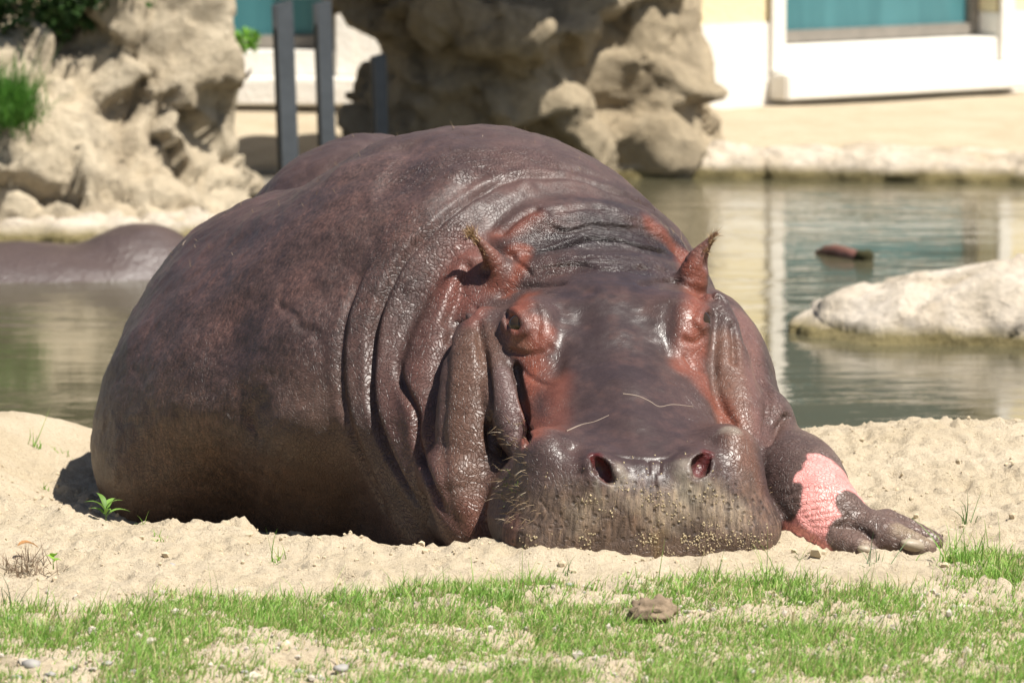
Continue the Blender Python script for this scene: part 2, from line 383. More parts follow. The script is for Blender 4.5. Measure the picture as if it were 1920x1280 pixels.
# ---------------------------------------------------------------- the setting
WATER = -0.30
BANK = -0.17                                                       # far bank level
def footprint(P):                                                  # distance to the trunk, neck and shoulder only, continuous everywhere
    P = P.astype(np.float32); D = np.full(len(P), 3.0, np.float32); q = P[:, 1] < 4; x, y, z = P[q].T
    for fn, lo, hi, k, mode in HS.ops[:9]: D[q] = HS.blend(D[q], fn(x, y, z), k, mode)
    return D
def ground_z(x, y, rough=True):
    P = np.stack([x, y, np.full(len(x), 0.0)], 1); d = footprint(P)
    z = np.zeros(len(x))
    lf = smooth(.35, .05, x); z += -0.100*smooth(.10 + .28*lf, -.03 + .08*lf, d)*smooth(.02, .40, y)
    z += 0.075*np.exp(-((x - 1.0)/.45)**2 - ((y - 1.35)/.35)**2) + 0.02*np.exp(-((x + 1.3)/.5)**2 - ((y - 1.7)/.4)**2)
    for cx, cy, h, r in ((-.555, .55, .050, .035), (-.50, .54, .030, .05), (-.41, .48, .026, .06), (-.66, .66, .015, .06), (-.05, .06, .022, .07), (.06, -.02, .020, .08), (.52, .14, .030, .05), (.16, -.055, .012, .06), (-.25, .33, .018, .08), (.4, -.03, .010, .07), (.80, .60, .02, .1), (1.05, .5, .025, .12)):
        z += h*np.exp(-((x - cx)**2 + (y - cy)**2)/r**2)
    shore = np.where(x > 0.1, 1.62, 2.05) + 0.12*vnoise(x*1.7, 0*x, 0*x, 4)
    z += -0.75*smooth(shore, shore + 1.3, y)
    far = 12.0 + 0.25*vnoise(x*0.9, 0*x, 0*x, 8) - 0.9*smooth(0.2, -0.6, x)*0 
    z = np.where(y > 6, -0.75 + (0.75 + BANK - 0.10)*smooth(far - .25, far + .02, y) + 0.10*smooth(far, far + 1.4, y), z)
    near = smooth(2.4, 1.6, y)
    if rough:
        n = fbm(x*2.2, y*2.2, 0*x, 3, 51)*.016 + fbm(x*9, y*9, 0*x, 3, 52)*.010 + np.abs(fbm(x*26, y*26, 0*x, 3, 53))*.016 + fbm(x*70, y*70, 0*x, 2, 54)*.0060 - .016*smooth(.30, .62, fbm(x*15, y*15, 0*x, 3, 58)) + .010*smooth(.30, .6, fbm(x*19, y*19, 0*x, 3, 59))
        flat = 1 - 0.5*np.exp(-((x - .3)/.5)**2 - ((y + .1)/.2)**2)
        z += n*near*flat + (1 - near)*fbm(x*4, y*4, 0*x, 3, 57)*.012
    return z
gx = axis([(-60, 4.0), (-8, .5), (-3, .08), (-1.35, .0085), (1.35, .08), (3, .5), (8, 4.0), 60]); gy = axis([(-30, 2.0), (-6, .3), (-1.9, .02), (-1.45, .0085), (1.75, .03), (3.2, .25), (11.2, .04), (14.2, 1.0), (25, 12), 180])
sand = Mat('sand'); sv = sand.coord(); sn = sand.noise(5, 6, 0.6, sv); sf = sand.noise(140, 4, 0.7, sv); sg = sand.noise(480, 2, 0.6, sv)
sc_ = sand.mix(sand.ramp(sn, [(0.3, 0), (0.7, 1)]), (0.425, 0.350, 0.240), (0.510, 0.430, 0.315))
sc_ = sand.mix(1.0, sc_, sand.ramp(sf, [(0.25, (0.60, 0.55, 0.50)), (0.42, (0.95, 0.94, 0.93)), (0.75, (1.1, 1.1, 1.1))]), 'MULTIPLY'); sc_ = sand.mix(1.0, sc_, sand.ramp(sg, [(0.3, 0.8), (0.6, 1.05)]), 'MULTIPLY')
sand.set(Base_Color=sc_, Roughness=0.95, Specular_IOR_Level=0.15, Normal=sand.bump(sand.math('ADD', sf, sand.math('MULTIPLY', sg, 0.5)), 0.006))
ground = tag(link('ground', mesh_from('ground', *heightgrid(gx, gy, ground_z)), sand.m), 'pale dry sand bank sloping down into the pool', kind='structure')

# pool
wm = Mat('pool_water'); wv = wm.coord((1.0, 3.2, 1.0)); w1 = wm.noise(2.2, 3, 0.55, wv, 0.4); w2 = wm.noise(11, 3, 0.6, wm.coord((0.8, 2.6, 1)), 0.3)
wm.set(Base_Color=wm.mix(wm.noise(0.8, 3, 0.5, wv), (0.062, 0.056, 0.032), (0.092, 0.083, 0.050)), Roughness=0.04, IOR=1.33, Specular_IOR_Level=0.5, Normal=wm.bump(wm.math('ADD', w1, wm.math('MULTIPLY', w2, 0.15)), wm.math('MULTIPLY_ADD', wm.ramp(wm.noise(0.9, 2, 0.5, wm.coord((0.5, 2.2, 1))), [(0.40, 0.0), (0.62, 1.0)]), 0.006, 0.0020)))
V, F = heightgrid(axis([(-14, 1.0), 14]), axis([(1.4, .8), 12.9]), lambda x, y: np.full(len(x), WATER))
water = tag(link('pool_water', mesh_from('pool_water', V, F), wm.m), 'rippled olive pool water behind the hippo', kind='structure')

# ---- artificial rocks
def rock_material(name, a, b, stain=(0.16, 0.13, 0.09), algae=None):
    m = Mat(name); v = m.coord(); n = m.noise(2.6, 7, 0.62, v); f = m.noise(22, 7, 0.72, v); c = m.mix(m.ramp(n, [(0.32, 0), (0.68, 1)]), a, b)
    c = m.mix(m.math('MULTIPLY', m.ramp(m.noise(3.7, 6, 0.7, m.coord((1, 1, .35))), [(0.52, 0), (0.68, 1)]), 0.55), c, stain); c = m.mix(1.0, c, m.ramp(f, [(0.3, 0.72), (0.6, 1.05)]), 'MULTIPLY')
    if algae is not None:                                            # olive growth on the stone just above the waterline
        sx = m.n('SeparateXYZ'); m.t.links.new(v, sx.inputs[0]); hgt = m.math('SUBTRACT', m.math('SUBTRACT', sx.outputs[2], algae), m.math('MULTIPLY', m.noise(7, 4, .6, v), .05)); c = m.mix(m.ramp(hgt, [(0.0, 0.9), (0.035, 0.0)]), c, (0.17, 0.135, 0.045))
    m.set(Base_Color=c, Roughness=0.92, Specular_IOR_Level=0.2, Normal=m.bump(m.math('ADD', f, m.math('MULTIPLY', m.noise(60, 4, 0.6, v), 0.3)), 0.03)); return m.m
def rock(name, ells, step, amp, freq, mat, label, cat='rock', seed=0, carve=(), k=0.12, lo=None, hi=None, sub=True, facets=1.0):
    s = Sdf()
    for e in ells: s.ell(e[0], e[1], e[2] if len(e) > 2 else (0, 0, 0), k)
    for c in carve: s.ell(c[0], c[1], (0, 0, 0), 0.03, 's')
    L = np.min([np.array(e[0]) - max(e[1]) - .1 for e in ells], 0); H = np.max([np.array(e[0]) + max(e[1]) + .1 for e in ells], 0)
    if lo is not None: L = np.maximum(L, lo)
    if hi is not None: H = np.minimum(H, hi)
    ax = [axis([(float(L[i]), step), float(H[i])]) for i in range(3)]; V, F = surface_nets(s.grid(ax), ax); V = relax(V, F, 2)
    if sub: V, F = subdivide(V, F); V = relax(V, F, 1)
    N = v_normals(V, F); x, y, z = (V*freq).T; rg = np.random.default_rng(seed)
    W = V + .05*np.stack([vnoise(x*1.6 + 7*c, y*1.6, z*1.6, seed + c) for c in range(3)], 1); d = amp*1.1*fbm(x*.5, y*.5, z*.5, 3, seed + 2)
    for cnt, kk in ((int(34*facets), 1.0), (int(170*facets), .6), (int(500*facets), .3)):                     # broken facets: every cell is its own tilted plane
        sd = V[rg.integers(0, len(V), cnt)]; tl = rg.normal(size=(cnt, 3))*.42; hh = rg.normal(size=cnt)*amp*.75*kk; best = np.full(len(V), 1e9); second = best.copy(); bi = np.zeros(len(V), int)
        for i in range(cnt):
            q = ((W - sd[i])**2*np.array((1, 1, 1.8))).sum(1); m = q < best; second = np.where(m, best, np.minimum(second, q)); best[m] = q[m]; bi[m] = i
        edge = np.sqrt(second) - np.sqrt(best)
        d += np.clip(hh[bi] + ((V - sd[bi])*tl[bi]).sum(1)*kk, -amp*1.5, amp*1.5) - amp*.5*kk*np.exp(-(edge/(.014 + .01*kk))**2)*(vnoise(x*1.3, y*1.3, z*1.3, seed + 31) > -.1)
    d += amp*.30*fbm(x*4, y*4, z*4, 4, seed + 8) + amp*.12*fbm(x*14, y*14, z*14, 2, seed + 9)
    V = V + N*d[:, None]; o = tag(link(name, mesh_from(name, V - V.mean(0)*0, F), mat), label, cat); return o, V, F
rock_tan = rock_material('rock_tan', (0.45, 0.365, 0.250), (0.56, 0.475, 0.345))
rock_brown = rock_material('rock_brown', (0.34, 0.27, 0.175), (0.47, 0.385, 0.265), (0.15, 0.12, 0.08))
rock_white = rock_material('rock_white', (0.50, 0.41, 0.29), (0.68, 0.60, 0.50), (0.40, 0.30, 0.18), WATER)
def W3(px, py, y): return tuple(at_y(px, py, y))
cliff, CV, CF = rock('rock_cliff', [((-2.15, 10.2, -.05), (.95, .75, .52)), ((-1.40, 10.35, .25), (.34, .55, .75), (0, .10, 0)), ((-1.26, 10.2, -.35), (.33, .45, .45)), ((-1.75, 9.75, -.35), (.75, .4, .30)), ((-2.3, 9.7, -.25), (.55, .4, .42)), ((-1.50, 10.6, .9), (.40, .5, .5))],
     .045, .034, 3.2, rock_tan, 'craggy tan rock cliff at the pool edge with green plants growing on it', seed=5,
     carve=[(W3(130, 108, 9.62), (.018, .12, .02)), (W3(225, 190, 9.65), (.06, .10, .03)), (W3(90, 385, 9.4), (.05, .1, .025))], lo=(-3.6, 8.9, -.75), hi=(-.5, 11.6, 1.5))
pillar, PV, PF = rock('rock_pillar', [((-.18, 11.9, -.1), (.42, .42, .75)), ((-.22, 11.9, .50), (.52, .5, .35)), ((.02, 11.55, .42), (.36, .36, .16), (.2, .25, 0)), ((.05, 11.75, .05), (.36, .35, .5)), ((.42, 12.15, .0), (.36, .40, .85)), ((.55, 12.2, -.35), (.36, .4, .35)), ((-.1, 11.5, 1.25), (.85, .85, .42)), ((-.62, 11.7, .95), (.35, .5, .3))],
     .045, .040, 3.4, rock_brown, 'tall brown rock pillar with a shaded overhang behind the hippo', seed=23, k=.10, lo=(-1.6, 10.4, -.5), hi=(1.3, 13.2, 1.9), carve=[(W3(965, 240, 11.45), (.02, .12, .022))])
boulder, BVx, BFx = rock('boulder', [((1.50, 6.35, -.36), (.66, .42, .235)), ((1.72, 6.3, -.32), (.44, .4, .245)), ((1.16, 6.25, -.38), (.38, .3, .15), (0, -.2, 0))], .04, .006, 3.0, rock_white, 'low pale boulder breaking the surface of the pool', 'boulder', seed=40, k=.1, facets=.25, lo=(.6, 5.6, -.75), hi=(2.6, 7.1, .2))
# sunlit ledge at the foot of the cliff
ledge, _, _ = rock('rock_ledge', [((-2.2, 9.25, -.33), (.9, .22, .10)), ((-1.45, 9.3, -.33), (.5, .22, .10)), ((-1.05, 9.5, -.34), (.3, .25, .10))], .04, .012, 3.0, rock_white, 'low white stone ledge along the foot of the rock cliff', 'ledge', seed=61, k=.06, facets=.5, lo=(-3.2, 8.8, -.6), hi=(-.5, 10.0, 0))

# stone edging of the far bank
edg = [((x_, 11.92 + .12*math.sin(x_*2.1) - .08*x_*.3, -.30 + .012*math.sin(x_*5)), (.42, .24, .085)) for x_ in np.arange(-.2, 3.0, .33)]
rock('stone_edging', edg, .04, .006, 3.0, rock_white, 'uneven pale stone edging along the far bank of the pool', 'edging', seed=81, k=.12, facets=.4, lo=(-.9, 11.3, -.55), hi=(3.4, 12.5, -.1))

# ---- house behind the pool
HY = 13.8
def hx(px, y=HY): return float(at_y(px, 0, y)[0])
def hz(py, y=HY): return float(at_y(960, py, y)[2])
wall_y = Mat('render_yellow'); wyv = wall_y.coord(); wall_y.set(Base_Color=wall_y.mix(wall_y.noise(3, 5, 0.6, wyv), (0.68, 0.57, 0.34), (0.76, 0.66, 0.42)), Roughness=0.9, Normal=wall_y.bump(wall_y.noise(60, 3, 0.5, wyv), 0.006))
wall_w = Mat('plinth_white'); wwv = wall_w.coord(); wall_w.set(Base_Color=wall_w.mix(wall_w.noise(2.5, 6, 0.65, wwv), (0.68, 0.64, 0.57), (0.80, 0.77, 0.70)), Roughness=0.85, Normal=wall_w.bump(wall_w.noise(50, 3, 0.5, wwv), 0.005))
frame_m = plain('window_frame_grey', (0.24, 0.215, 0.18), 0.55, 0.5, 0.3, 12)
glass_m = Mat('teal_glass'); gv = glass_m.coord((6, 6, 0.8)); gn = glass_m.noise(1.0, 5, 0.65, gv)
glass_m.set(Base_Color=glass_m.mix(gn, (0.020, 0.085, 0.100), (0.090, 0.250, 0.270)), Roughness=0.15, Specular_IOR_Level=0.5)
dark_m = Mat('dark_glass'); dark_m.set(Base_Color=dark_m.mix(dark_m.noise(1.0, 5, 0.65, dark_m.coord((5, 5, 1.2))), (0.006, 0.018, 0.021), (0.020, 0.058, 0.064)), Roughness=0.08, Specular_IOR_Level=0.5)
house = link('house', None, loc=(0.9, HY, BANK)); tag(house, 'pale yellow house with white plinth and big teal windows behind the pool', 'house')
HB = np.array(house.location); PIV = np.array([hx(1280), HY, 0.0]); ROT = math.radians(36)
def hb(name, lo, hi, mat, bev=0.0, parent=None, wing=0):            # wing 1: right wing, local x runs along its front from the corner
    me = box_mesh(name, np.array(lo), np.array(hi), bev)
    if wing: me.transform(Matrix.Translation(PIV - HB) @ Matrix.Rotation(ROT, 4, 'Z'))
    else: me.transform(Matrix.Translation(-HB))
    return link(name, me, mat, parent or house)
def wing_x(px):                                                     # photo column -> distance along the right wing's front
    d = ray(px, 100); t_ = np.array([math.cos(ROT), math.sin(ROT)]); A_ = np.array([[d[0], -t_[0]], [d[1], -t_[1]]]); return float(np.linalg.solve(A_, np.array([PIV[0], PIV[1] + CAM_D]))[1])
def wing_z(px, py):
    s_ = wing_x(px); return float(at_y(px, py, PIV[1] + s_*math.sin(ROT))[2])
TOPZ = 3.6; TH = .22
def front(wing, y0, x0, x1, openings, zp):                          # wall with window openings
    xs = [x0] + [v for o in openings for v in o[:2]] + [x1]
    for i in range(0, len(xs), 2):
        hb('wall', (xs[i], y0, zp), (xs[i+1], y0 + TH, TOPZ), wall_y.m, 0, None, wing); hb('plinth', (xs[i], y0 - .015, BANK - .3), (xs[i+1], y0 + TH, zp - .002), wall_w.m, .004, None, wing)
    for a, b, z0, z1 in openings:
        hb('wall', (a, y0, z1), (b, y0 + TH, TOPZ), wall_y.m, 0, None, wing); hb('plinth', (a, y0 - .013, BANK - .3), (b, y0 + TH, z0 - .12), wall_w.m, .004, None, wing)
        w = hb('window', (a + .05, y0 + .155, z0 + .23), (b - .05, y0 + .17, z1 - .05), dark_m.m, 0, None, wing); hb('lower_pane', (a + .05, y0 + .153, z0 + .05), (b - .05, y0 + .169, z0 + .228), glass_m.m, 0, w, wing)
        for lo, hi in (((a, y0 + .12, z0), (a + .055, y0 + .19, z1)), ((b - .055, y0 + .12, z0), (b, y0 + .19, z1)), ((a + .055, y0 + .12, z0), (b - .055, y0 + .19, z0 + .06)), ((a + .055, y0 + .12, z1 - .06), (b - .055, y0 + .19, z1))): hb('window_frame', lo, hi, frame_m, .006, w, wing)
        hb('sill', (a - .09, y0 - .15, z0 - .235), (b + .09, y0 - .017, z0 - .115), wall_w.m, .01, None, wing); hb('inner_sill', (a + .002, y0 - .012, z0 - .118), (b - .002, y0 + .118, z0 - .002), wall_w.m, .005, None, wing)
        for q0, q1 in ((a - .085, a - .002), (b + .002, b + .085)): hb('window_surround', (q0, y0 - .035, z0 - .11), (q1, y0 - .017, z1 + .07), wall_w.m, .005, None, wing)
rz0 = wing_z(1500, 86)
front(1, 0.0, 0.0, 6.0, [(wing_x(1466), wing_x(1868), rz0, 2.4)], wing_z(1360, 45))
front(0, HY, -4.5, PIV[0] - .003, [(hx(250), hx(628), hz(95), 2.3)], hz(48))
hb('roof', (-4.8, HY - .2, TOPZ + .003), (PIV[0], HY + 4, TOPZ + .12), frame_m, .01); hb('roof', (0.0, -.2, TOPZ + .125), (6.2, 4, TOPZ + .24), frame_m, .01, None, 1)

# ---- grey posts
post_m = plain('post_steel', (0.085, 0.095, 0.105), 0.5, 0.5, 0.3, 20, 0.0, 0.2)
def post(tx, ty, bx, by, y, wid, label, rz):
    t = at_y(tx, ty, y); b = at_y(bx, by, y); L = float(np.linalg.norm(t - b)) + .35
    bm = bmesh.new(); r = wid/2; th = wid*.16                              # channel section, mouth to the viewer's left
    prof = [(-r, -r), (r, -r), (r, r), (-r, r), (-r, r - th), (r - th, r - th), (r - th, -r + th), (-r, -r + th)]
    bot = [bm.verts.new((x, yy, -.35)) for x, yy in prof]; top = [bm.verts.new((x, yy, L - .35 + .25*x)) for x, yy in prof]
    for i in range(8): bm.faces.new((bot[i], bot[(i+1) % 8], top[(i+1) % 8], top[i]))
    bmesh.ops.triangle_fill(bm, edges=[e for e in bm.edges if e.verts[0] in top and e.verts[1] in top], use_beauty=True)
    bmesh.ops.recalc_face_normals(bm, faces=bm.faces); me = bpy.data.meshes.new('post'); bm.to_mesh(me); bm.free()
    o = link('post', me, post_m, loc=tuple(b)); d = Vector(t - b).normalized(); o.rotation_euler = (d.to_track_quat('Z', 'Y').to_matrix() @ Matrix.Rotation(rz, 3, 'Z')).to_euler(); return tag(o, label, 'post', 'grey metal posts between the rocks')
post(529, 6, 541, 322, 10.4, .066, 'grey channel post nearest the rock cliff, leaning slightly', 1.9)
post(604, 4, 613, 280, 10.9, .058, 'grey channel post standing between the other two posts', 1.9)
post(709, 104, 713, 262, 11.0, .052, 'short grey channel post in front of the rock pillar', 1.9)
# ---- second hippo in the water
h2 = Sdf(); h2.ell((-1.80, 8.05, -.46), (.85, .40, .265), (0, -.03, 0)); h2.ell((-1.27, 8.12, -.42), (.27, .32, .285), (0, 0, 0), .08); h2.ell((-1.05, 8.05, -.45), (.25, .3, .2), k=.08)
ax = [axis([(-2.8, .03), -.6]), axis([(7.5, .03), 8.7]), axis([(-.8, .025), .0])]; V, F = surface_nets(h2.grid(ax), ax); V = relax(V, F, 3); V, F = subdivide(V, F); V = relax(V, F, 2)
N = v_normals(V, F); V = V + N*(fbm(V[:, 0]*6, V[:, 1]*6, V[:, 2]*6, 3, 77)*.012)[:, None]
wet_m = Mat('wet_hide'); wv2 = wet_m.coord(); wet_m.set(Base_Color=wet_m.mix(wet_m.noise(5, 5, .6, wv2), (0.040, 0.027, 0.026), (0.095, 0.066, 0.056)), Roughness=0.38, Normal=wet_m.bump(wet_m.noise(60, 4, .6, wv2), .006))
tag(link('hippopotamus', mesh_from('second_hippo', V, F), wet_m.m), 'back of another hippo lying half submerged in the pool', 'hippo')
# ---- reddish drifting log
dl = Sdf(); a_ = at_z(1530, 474, WATER); b_ = at_z(1612, 486, WATER); dl.chain([tuple(a_) + (.010,), tuple((a_*.6 + b_*.4) + (0, 0, .012)) + (.026,), tuple(b_) + (.030,)], .01)
ax = [axis([(float(min(a_[0], b_[0])) - .06, .008), float(max(a_[0], b_[0])) + .06]), axis([(float(min(a_[1], b_[1])) - .06, .008), float(max(a_[1], b_[1])) + .06]), axis([(WATER - .06, .008), WATER + .07])]
V, F = surface_nets(dl.grid(ax), ax); V = relax(V, F, 2); V = V + v_normals(V, F)*(fbm(V[:, 0]*30, V[:, 1]*30, V[:, 2]*30, 3, 5)*.006)[:, None]
logo_ = link('driftwood', None, loc=tuple((a_ + b_)/2)); tag(logo_, 'reddish brown driftwood floating in the reflection of the window', 'driftwood')
lc = np.array(logo_.location); link('branch', mesh_from('branch', V - lc, F), plain('wet_bark', (0.17, 0.075, 0.055), .5, .5, .4, 20), logo_)
V, F = icosphere(3); V = V*(1 + .35*fbm(V[:, 0]*2, V[:, 1]*2, V[:, 2]*2, 3, 8))[:, None]*np.array((.034, .03, .032)) + at_z(1619, 488, WATER) + np.array((0, 0, .008)) - lc
link('mossy_end', mesh_from('mossy_end', V, F), plain('dark_moss', (0.035, 0.032, 0.012), .9, .2), logo_)
# ---- meshing, creases, colours
def build_hippo():
    ax = [axis([(-1.02, .011), (-.16, .0055), (.50, .008), 0.92]), axis([(-.10, .0055), (.86, .011), 2.70]), axis([(-.16, .008), (-.02, .0058), (.60, .010), 0.80])]
    V, F = surface_nets(HS.grid(ax), ax)
    V = relax(V, F, 2); V = snap(V, F, HS, 2)
    from mathutils.bvhtree import BVHTree
    bvh = BVHTree.FromPolygons(V.tolist(), F.tolist()); eye = Vector((0, -CAM_D, CAM_H))
    def hit(pix):
        out = []
        for p in pix:
            q = bvh.ray_cast(eye, Vector(ray(p[0], p[1])).normalized())[0]
            if q is not None: out.append(q[:])
        return np.array(out) if out else np.zeros((1, 3)) - 9
    V, F = subdivide(V, F); V = relax(V, F, 1); V = snap(V, F, HS, 1)
    N = v_normals(V, F); disp = np.zeros(len(V)); cav = np.zeros(len(V))
    def near(path, r): return np.where(np.all((V > path.min(0) - r) & (V < path.max(0) + r), axis=1))[0]
    def stroke(pix, w, depth, ends=0.15, both=0.0, wob=0.0):       # groove (depth>0) or ridge (depth<0) along a photo path
        p = spline(pix, 5) if len(pix) > 2 else np.array(pix, float); path = hit(p)
        ok = np.r_[True, np.linalg.norm(np.diff(path, axis=0), axis=1) < 0.12]; path = path[ok]
        I = near(path, 3.5*w); P = V[I]
        if wob: P = P + wob*np.stack([vnoise(P[:, 0]*25, P[:, 1]*25, P[:, 2]*25, 3 + c) for c in range(3)], 1)
        d, t = seg_dist(P, path); e = smooth(0, ends, t)*smooth(0, ends, 1 - t) if ends else 1
        g = np.exp(-(d/w)**2); disp[I] -= depth*g*e
        if both: disp[I] += both*np.exp(-((d - 2.0*w)/(1.2*w))**2)*e
    def bulge(px, py, r, h):
        c = hit([(px, py)])[0]; I = near(np.array([c]), 2.5*r); d = np.linalg.norm(V[I] - c, axis=1); disp[I] += h*np.exp(-(d/r)**2)
    G = stroke
    # neck folds
    G([(838, 650), (832, 737), (830, 858), (845, 959), (885, 1030)], .014, .006)
    G([(748, 668), (752, 720), (778, 771), (780, 825), (805, 905), (845, 986)], .010, .016)
    G([(995, 331), (936, 343), (877, 378), (813, 430), (750, 497), (706, 600), (696, 680), (699, 757), (724, 838), (765, 919), (810, 975)], .010, .015, both=.004)
    G([(936, 343), (995, 331), (1075, 335), (1134, 355), (1193, 378), (1253, 410), (1300, 460)], .010, .006, both=.003)
    G([(1010, 315), (1080, 318), (1150, 340)], .010, .004)
    G([(700, 480), (665, 530), (642, 610), (636, 704), (650, 791), (677, 872), (711, 959), (735, 1015)], .013, .014)
    G([(880, 480), (860, 560), (835, 620)], .016, .014)
    G([(905, 560), (880, 585), (850, 620), (838, 665)], .010, .012)
    # nape and brow
    G([(975, 478), (1020, 474), (1060, 463), (1100, 447), (1130, 449), (1156, 451), (1200, 463), (1260, 474)], .006, .014, both=.004, wob=.003)
    G([(924, 558), (965, 541), (1010, 533), (1070, 531)], .009, .010, wob=.003); G([(1190, 536), (1242, 524), (1290, 532)], .009, .010, wob=.003); bulge(1097, 548, .022, -.005)
    G([(1010, 425), (1060, 432), (1130, 424), (1200, 436)], .006, .004, both=.002, wob=.005)
    G([(1000, 505), (1080, 497), (1140, 508), (1230, 500)], .006, .004, both=.002, wob=.005)
    G([(1020, 400), (1075, 388), (1140, 386)], .010, .006); G([(930, 445), (976, 402), (1019, 386)], .012, .010)
    G([(955, 480), (985, 500), (1000, 520)], .006, .006, wob=.003); G([(1250, 460), (1275, 480), (1290, 505)], .006, .006, wob=.003)
    for q in range(9):
        y0 = 398 + 14*q; G([(985 + 6*q % 20, y0 + 14), (1060, y0 + 4), (1130, y0 - 3), (1200, y0 + 3), (1265, y0 + 14)], .0045, .0016, wob=.006)
    bulge(1020, 415, .03, .008); bulge(1180, 410, .03, .007); bulge(1240, 440, .025, .007); bulge(965, 470, .02, .010); bulge(1285, 480, .02, .008)
    # face
    bulge(1085, 600, .040, -.010); bulge(1215, 605, .040, -.005); bulge(1150, 620, .04, .004); bulge(1165, 720, .06, .010); bulge(1190, 790, .05, .008); bulge(1060, 770, .045, -.008); bulge(1305, 760, .045, -.007)
    G([(1050, 560), (1052, 620), (1048, 670), (1040, 720)], .018, .006); G([(1258, 560), (1250, 620), (1258, 680)], .018, .006)
    G([(950, 655), (985, 666), (1020, 660), (1040, 640)], .008, .005); G([(960, 672), (985, 700), (1015, 718), (1040, 720)], .007, .004)
    G([(1275, 632), (1300, 642), (1325, 628)], .008, .004); G([(1280, 660), (1300, 690), (1330, 700)], .006, .004)
    G([(947, 580), (950, 610), (955, 640)], .006, .006); G([(1000, 565), (1012, 600), (1005, 640)], .006, .003)
    G([(963, 672), (973, 720), (985, 770), (992, 800), (986, 836)], .006, .012)
    G([(893, 592), (904, 650), (914, 720), (918, 800), (920, 860)], .010, .014)
    G([(1345, 570), (1340, 640), (1338, 700), (1352, 760), (1390, 812)], .010, .008)
    G([(1332, 545), (1338, 560), (1350, 556), (1372, 585)], .006, .006); G([(1372, 600), (1378, 650), (1376, 690)], .009, .010)
    # muzzle
    G([(1108, 862), (1120, 845), (1140, 846), (1165, 858), (1200, 863), (1245, 860), (1275, 846), (1300, 838)], .006, .0028, wob=.005)
    G([(1226, 862), (1228, 900), (1229, 940), (1231, 985), (1233, 1015)], .0050, .0035, .3, wob=.004)
    G([(1215, 865), (1216, 885)], .004, .003, 0); G([(1238, 862), (1236, 885)], .004, .003, 0)
    bulge(1160, 885, .016, .005); bulge(1285, 885, .018, .006); bulge(1100, 875, .014, .004); bulge(1342, 870, .014, .004)
    bulge(1028, 836, .038, .012); bulge(1372, 816, .036, .014); bulge(1078, 838, .022, -.006); bulge(1335, 828, .020, -.005)
    G([(1060, 830), (1080, 860), (1085, 900)], .016, .006); G([(1345, 850), (1355, 890)], .012, .004)
    for q in range(46):
        x = 1000 + (q*37 % 430); y = 925 + (q*61 % 80); l = 26 + (q*17 % 30); sl = (x - 1230)*0.10 - 4
        G([(x, y), (x - sl, y + l)], .0030, .0014, .3, wob=.006)
    # flank, shoulder and limbs
    bulge(545, 830, .085, .020); bulge(470, 770, .05, -.014); bulge(430, 640, .08, -.010); bulge(560, 640, .09, .010); bulge(330, 800, .09, .008); bulge(260, 870, .06, -.006)
    G([(754, 262), (765, 300), (735, 340), (690, 360)], .05, .014); G([(620, 330), (700, 300), (760, 290)], .05, -.006)
    G([(520, 560), (560, 610), (610, 640)], .012, .005, wob=.01); G([(455, 760), (470, 820), (500, 850)], .014, .006, wob=.01)
    G([(1437, 838), (1450, 815), (1470, 785), (1484, 778)], .007, .012); G([(1425, 700), (1440, 750), (1432, 830)], .010, .008)
    for q in range(7): G([(1465 + 8*q, 935 + 9*q), (1510 + 9*q, 915 + 12*q), (1560 + 8*q, 918 + 9*q)], .005, .003, wob=.006)
    G([(1560, 990), (1590, 985), (1625, 1000), (1640, 1018)], .007, .008); G([(1650, 965), (1690, 968), (1735, 990)], .006, .005)
    V0 = V.copy(); V = V + N*disp[:, None]
    # soft lumps everywhere, stronger on the trunk
    trunk = smooth(0.75, 1.0, V0[:, 1] + 0.35*np.maximum(0, -V0[:, 0]))
    nz = fbm(V0[:, 0]*7, V0[:, 1]*7, V0[:, 2]*7, 4, 5)
    fine = fbm(V0[:, 0]*45, V0[:, 1]*45, V0[:, 2]*45, 2, 9)
    V = V + N*(nz*(0.0035 + 0.009*trunk) + fine*0.0011)[:, None]
    tk = smooth(.20, -.10, V[:, 2])*smooth(-.15, -.35, V0[:, 0])*smooth(-.84, -.62, V0[:, 0])*smooth(.45, .62, V0[:, 1]); cen = np.array([-.25, 1.5]); dv = cen - V[:, :2]; dv /= np.linalg.norm(dv, axis=1, keepdims=True) + 1e-6
    V[:, :2] += dv*(.17*tk)[:, None]
    # ---- colours
    n1 = fbm(V0[:, 0]*9, V0[:, 1]*9, V0[:, 2]*9, 4, 21); n2 = fbm(V0[:, 0]*40, V0[:, 1]*40, V0[:, 2]*40, 3, 31); n3 = fbm(V0[:, 0]*3, V0[:, 1]*3, V0[:, 2]*3, 3, 41)
    C = np.tile(np.array([0.080, 0.052, 0.046]), (len(V), 1)); crack = np.full(len(V), 0.55); wet = np.full(len(V), 0.40); wr = np.zeros(len(V))
    def mixc(w, col): C[:] = C*(1 - w[:, None]) + np.array(col)*w[:, None]
    def wt(pix, r, soft=0.6, jig=0.25):                     # weight around photo points / a path on the skin
        pth = hit(pix if len(pix) < 3 else spline(pix, 3)); w = np.zeros(len(V)); I = near(pth, r*1.5)
        d = seg_dist(V0[I], pth)[0] if len(pth) > 1 else np.linalg.norm(V0[I] - pth[0], axis=1)
        w[I] = 1 - smooth(r*(1 - soft), r, d + r*jig*(0.7*n1[I] + 0.5*n2[I])); return w
    P = lambda pix, r, col, s=1.0, soft=0.6, jig=0.25: mixc(wt(pix, r, soft, jig)*s, col)
    body = smooth(0.70, 0.9, V0[:, 1] + 0.5*np.maximum(0, -V0[:, 0]))
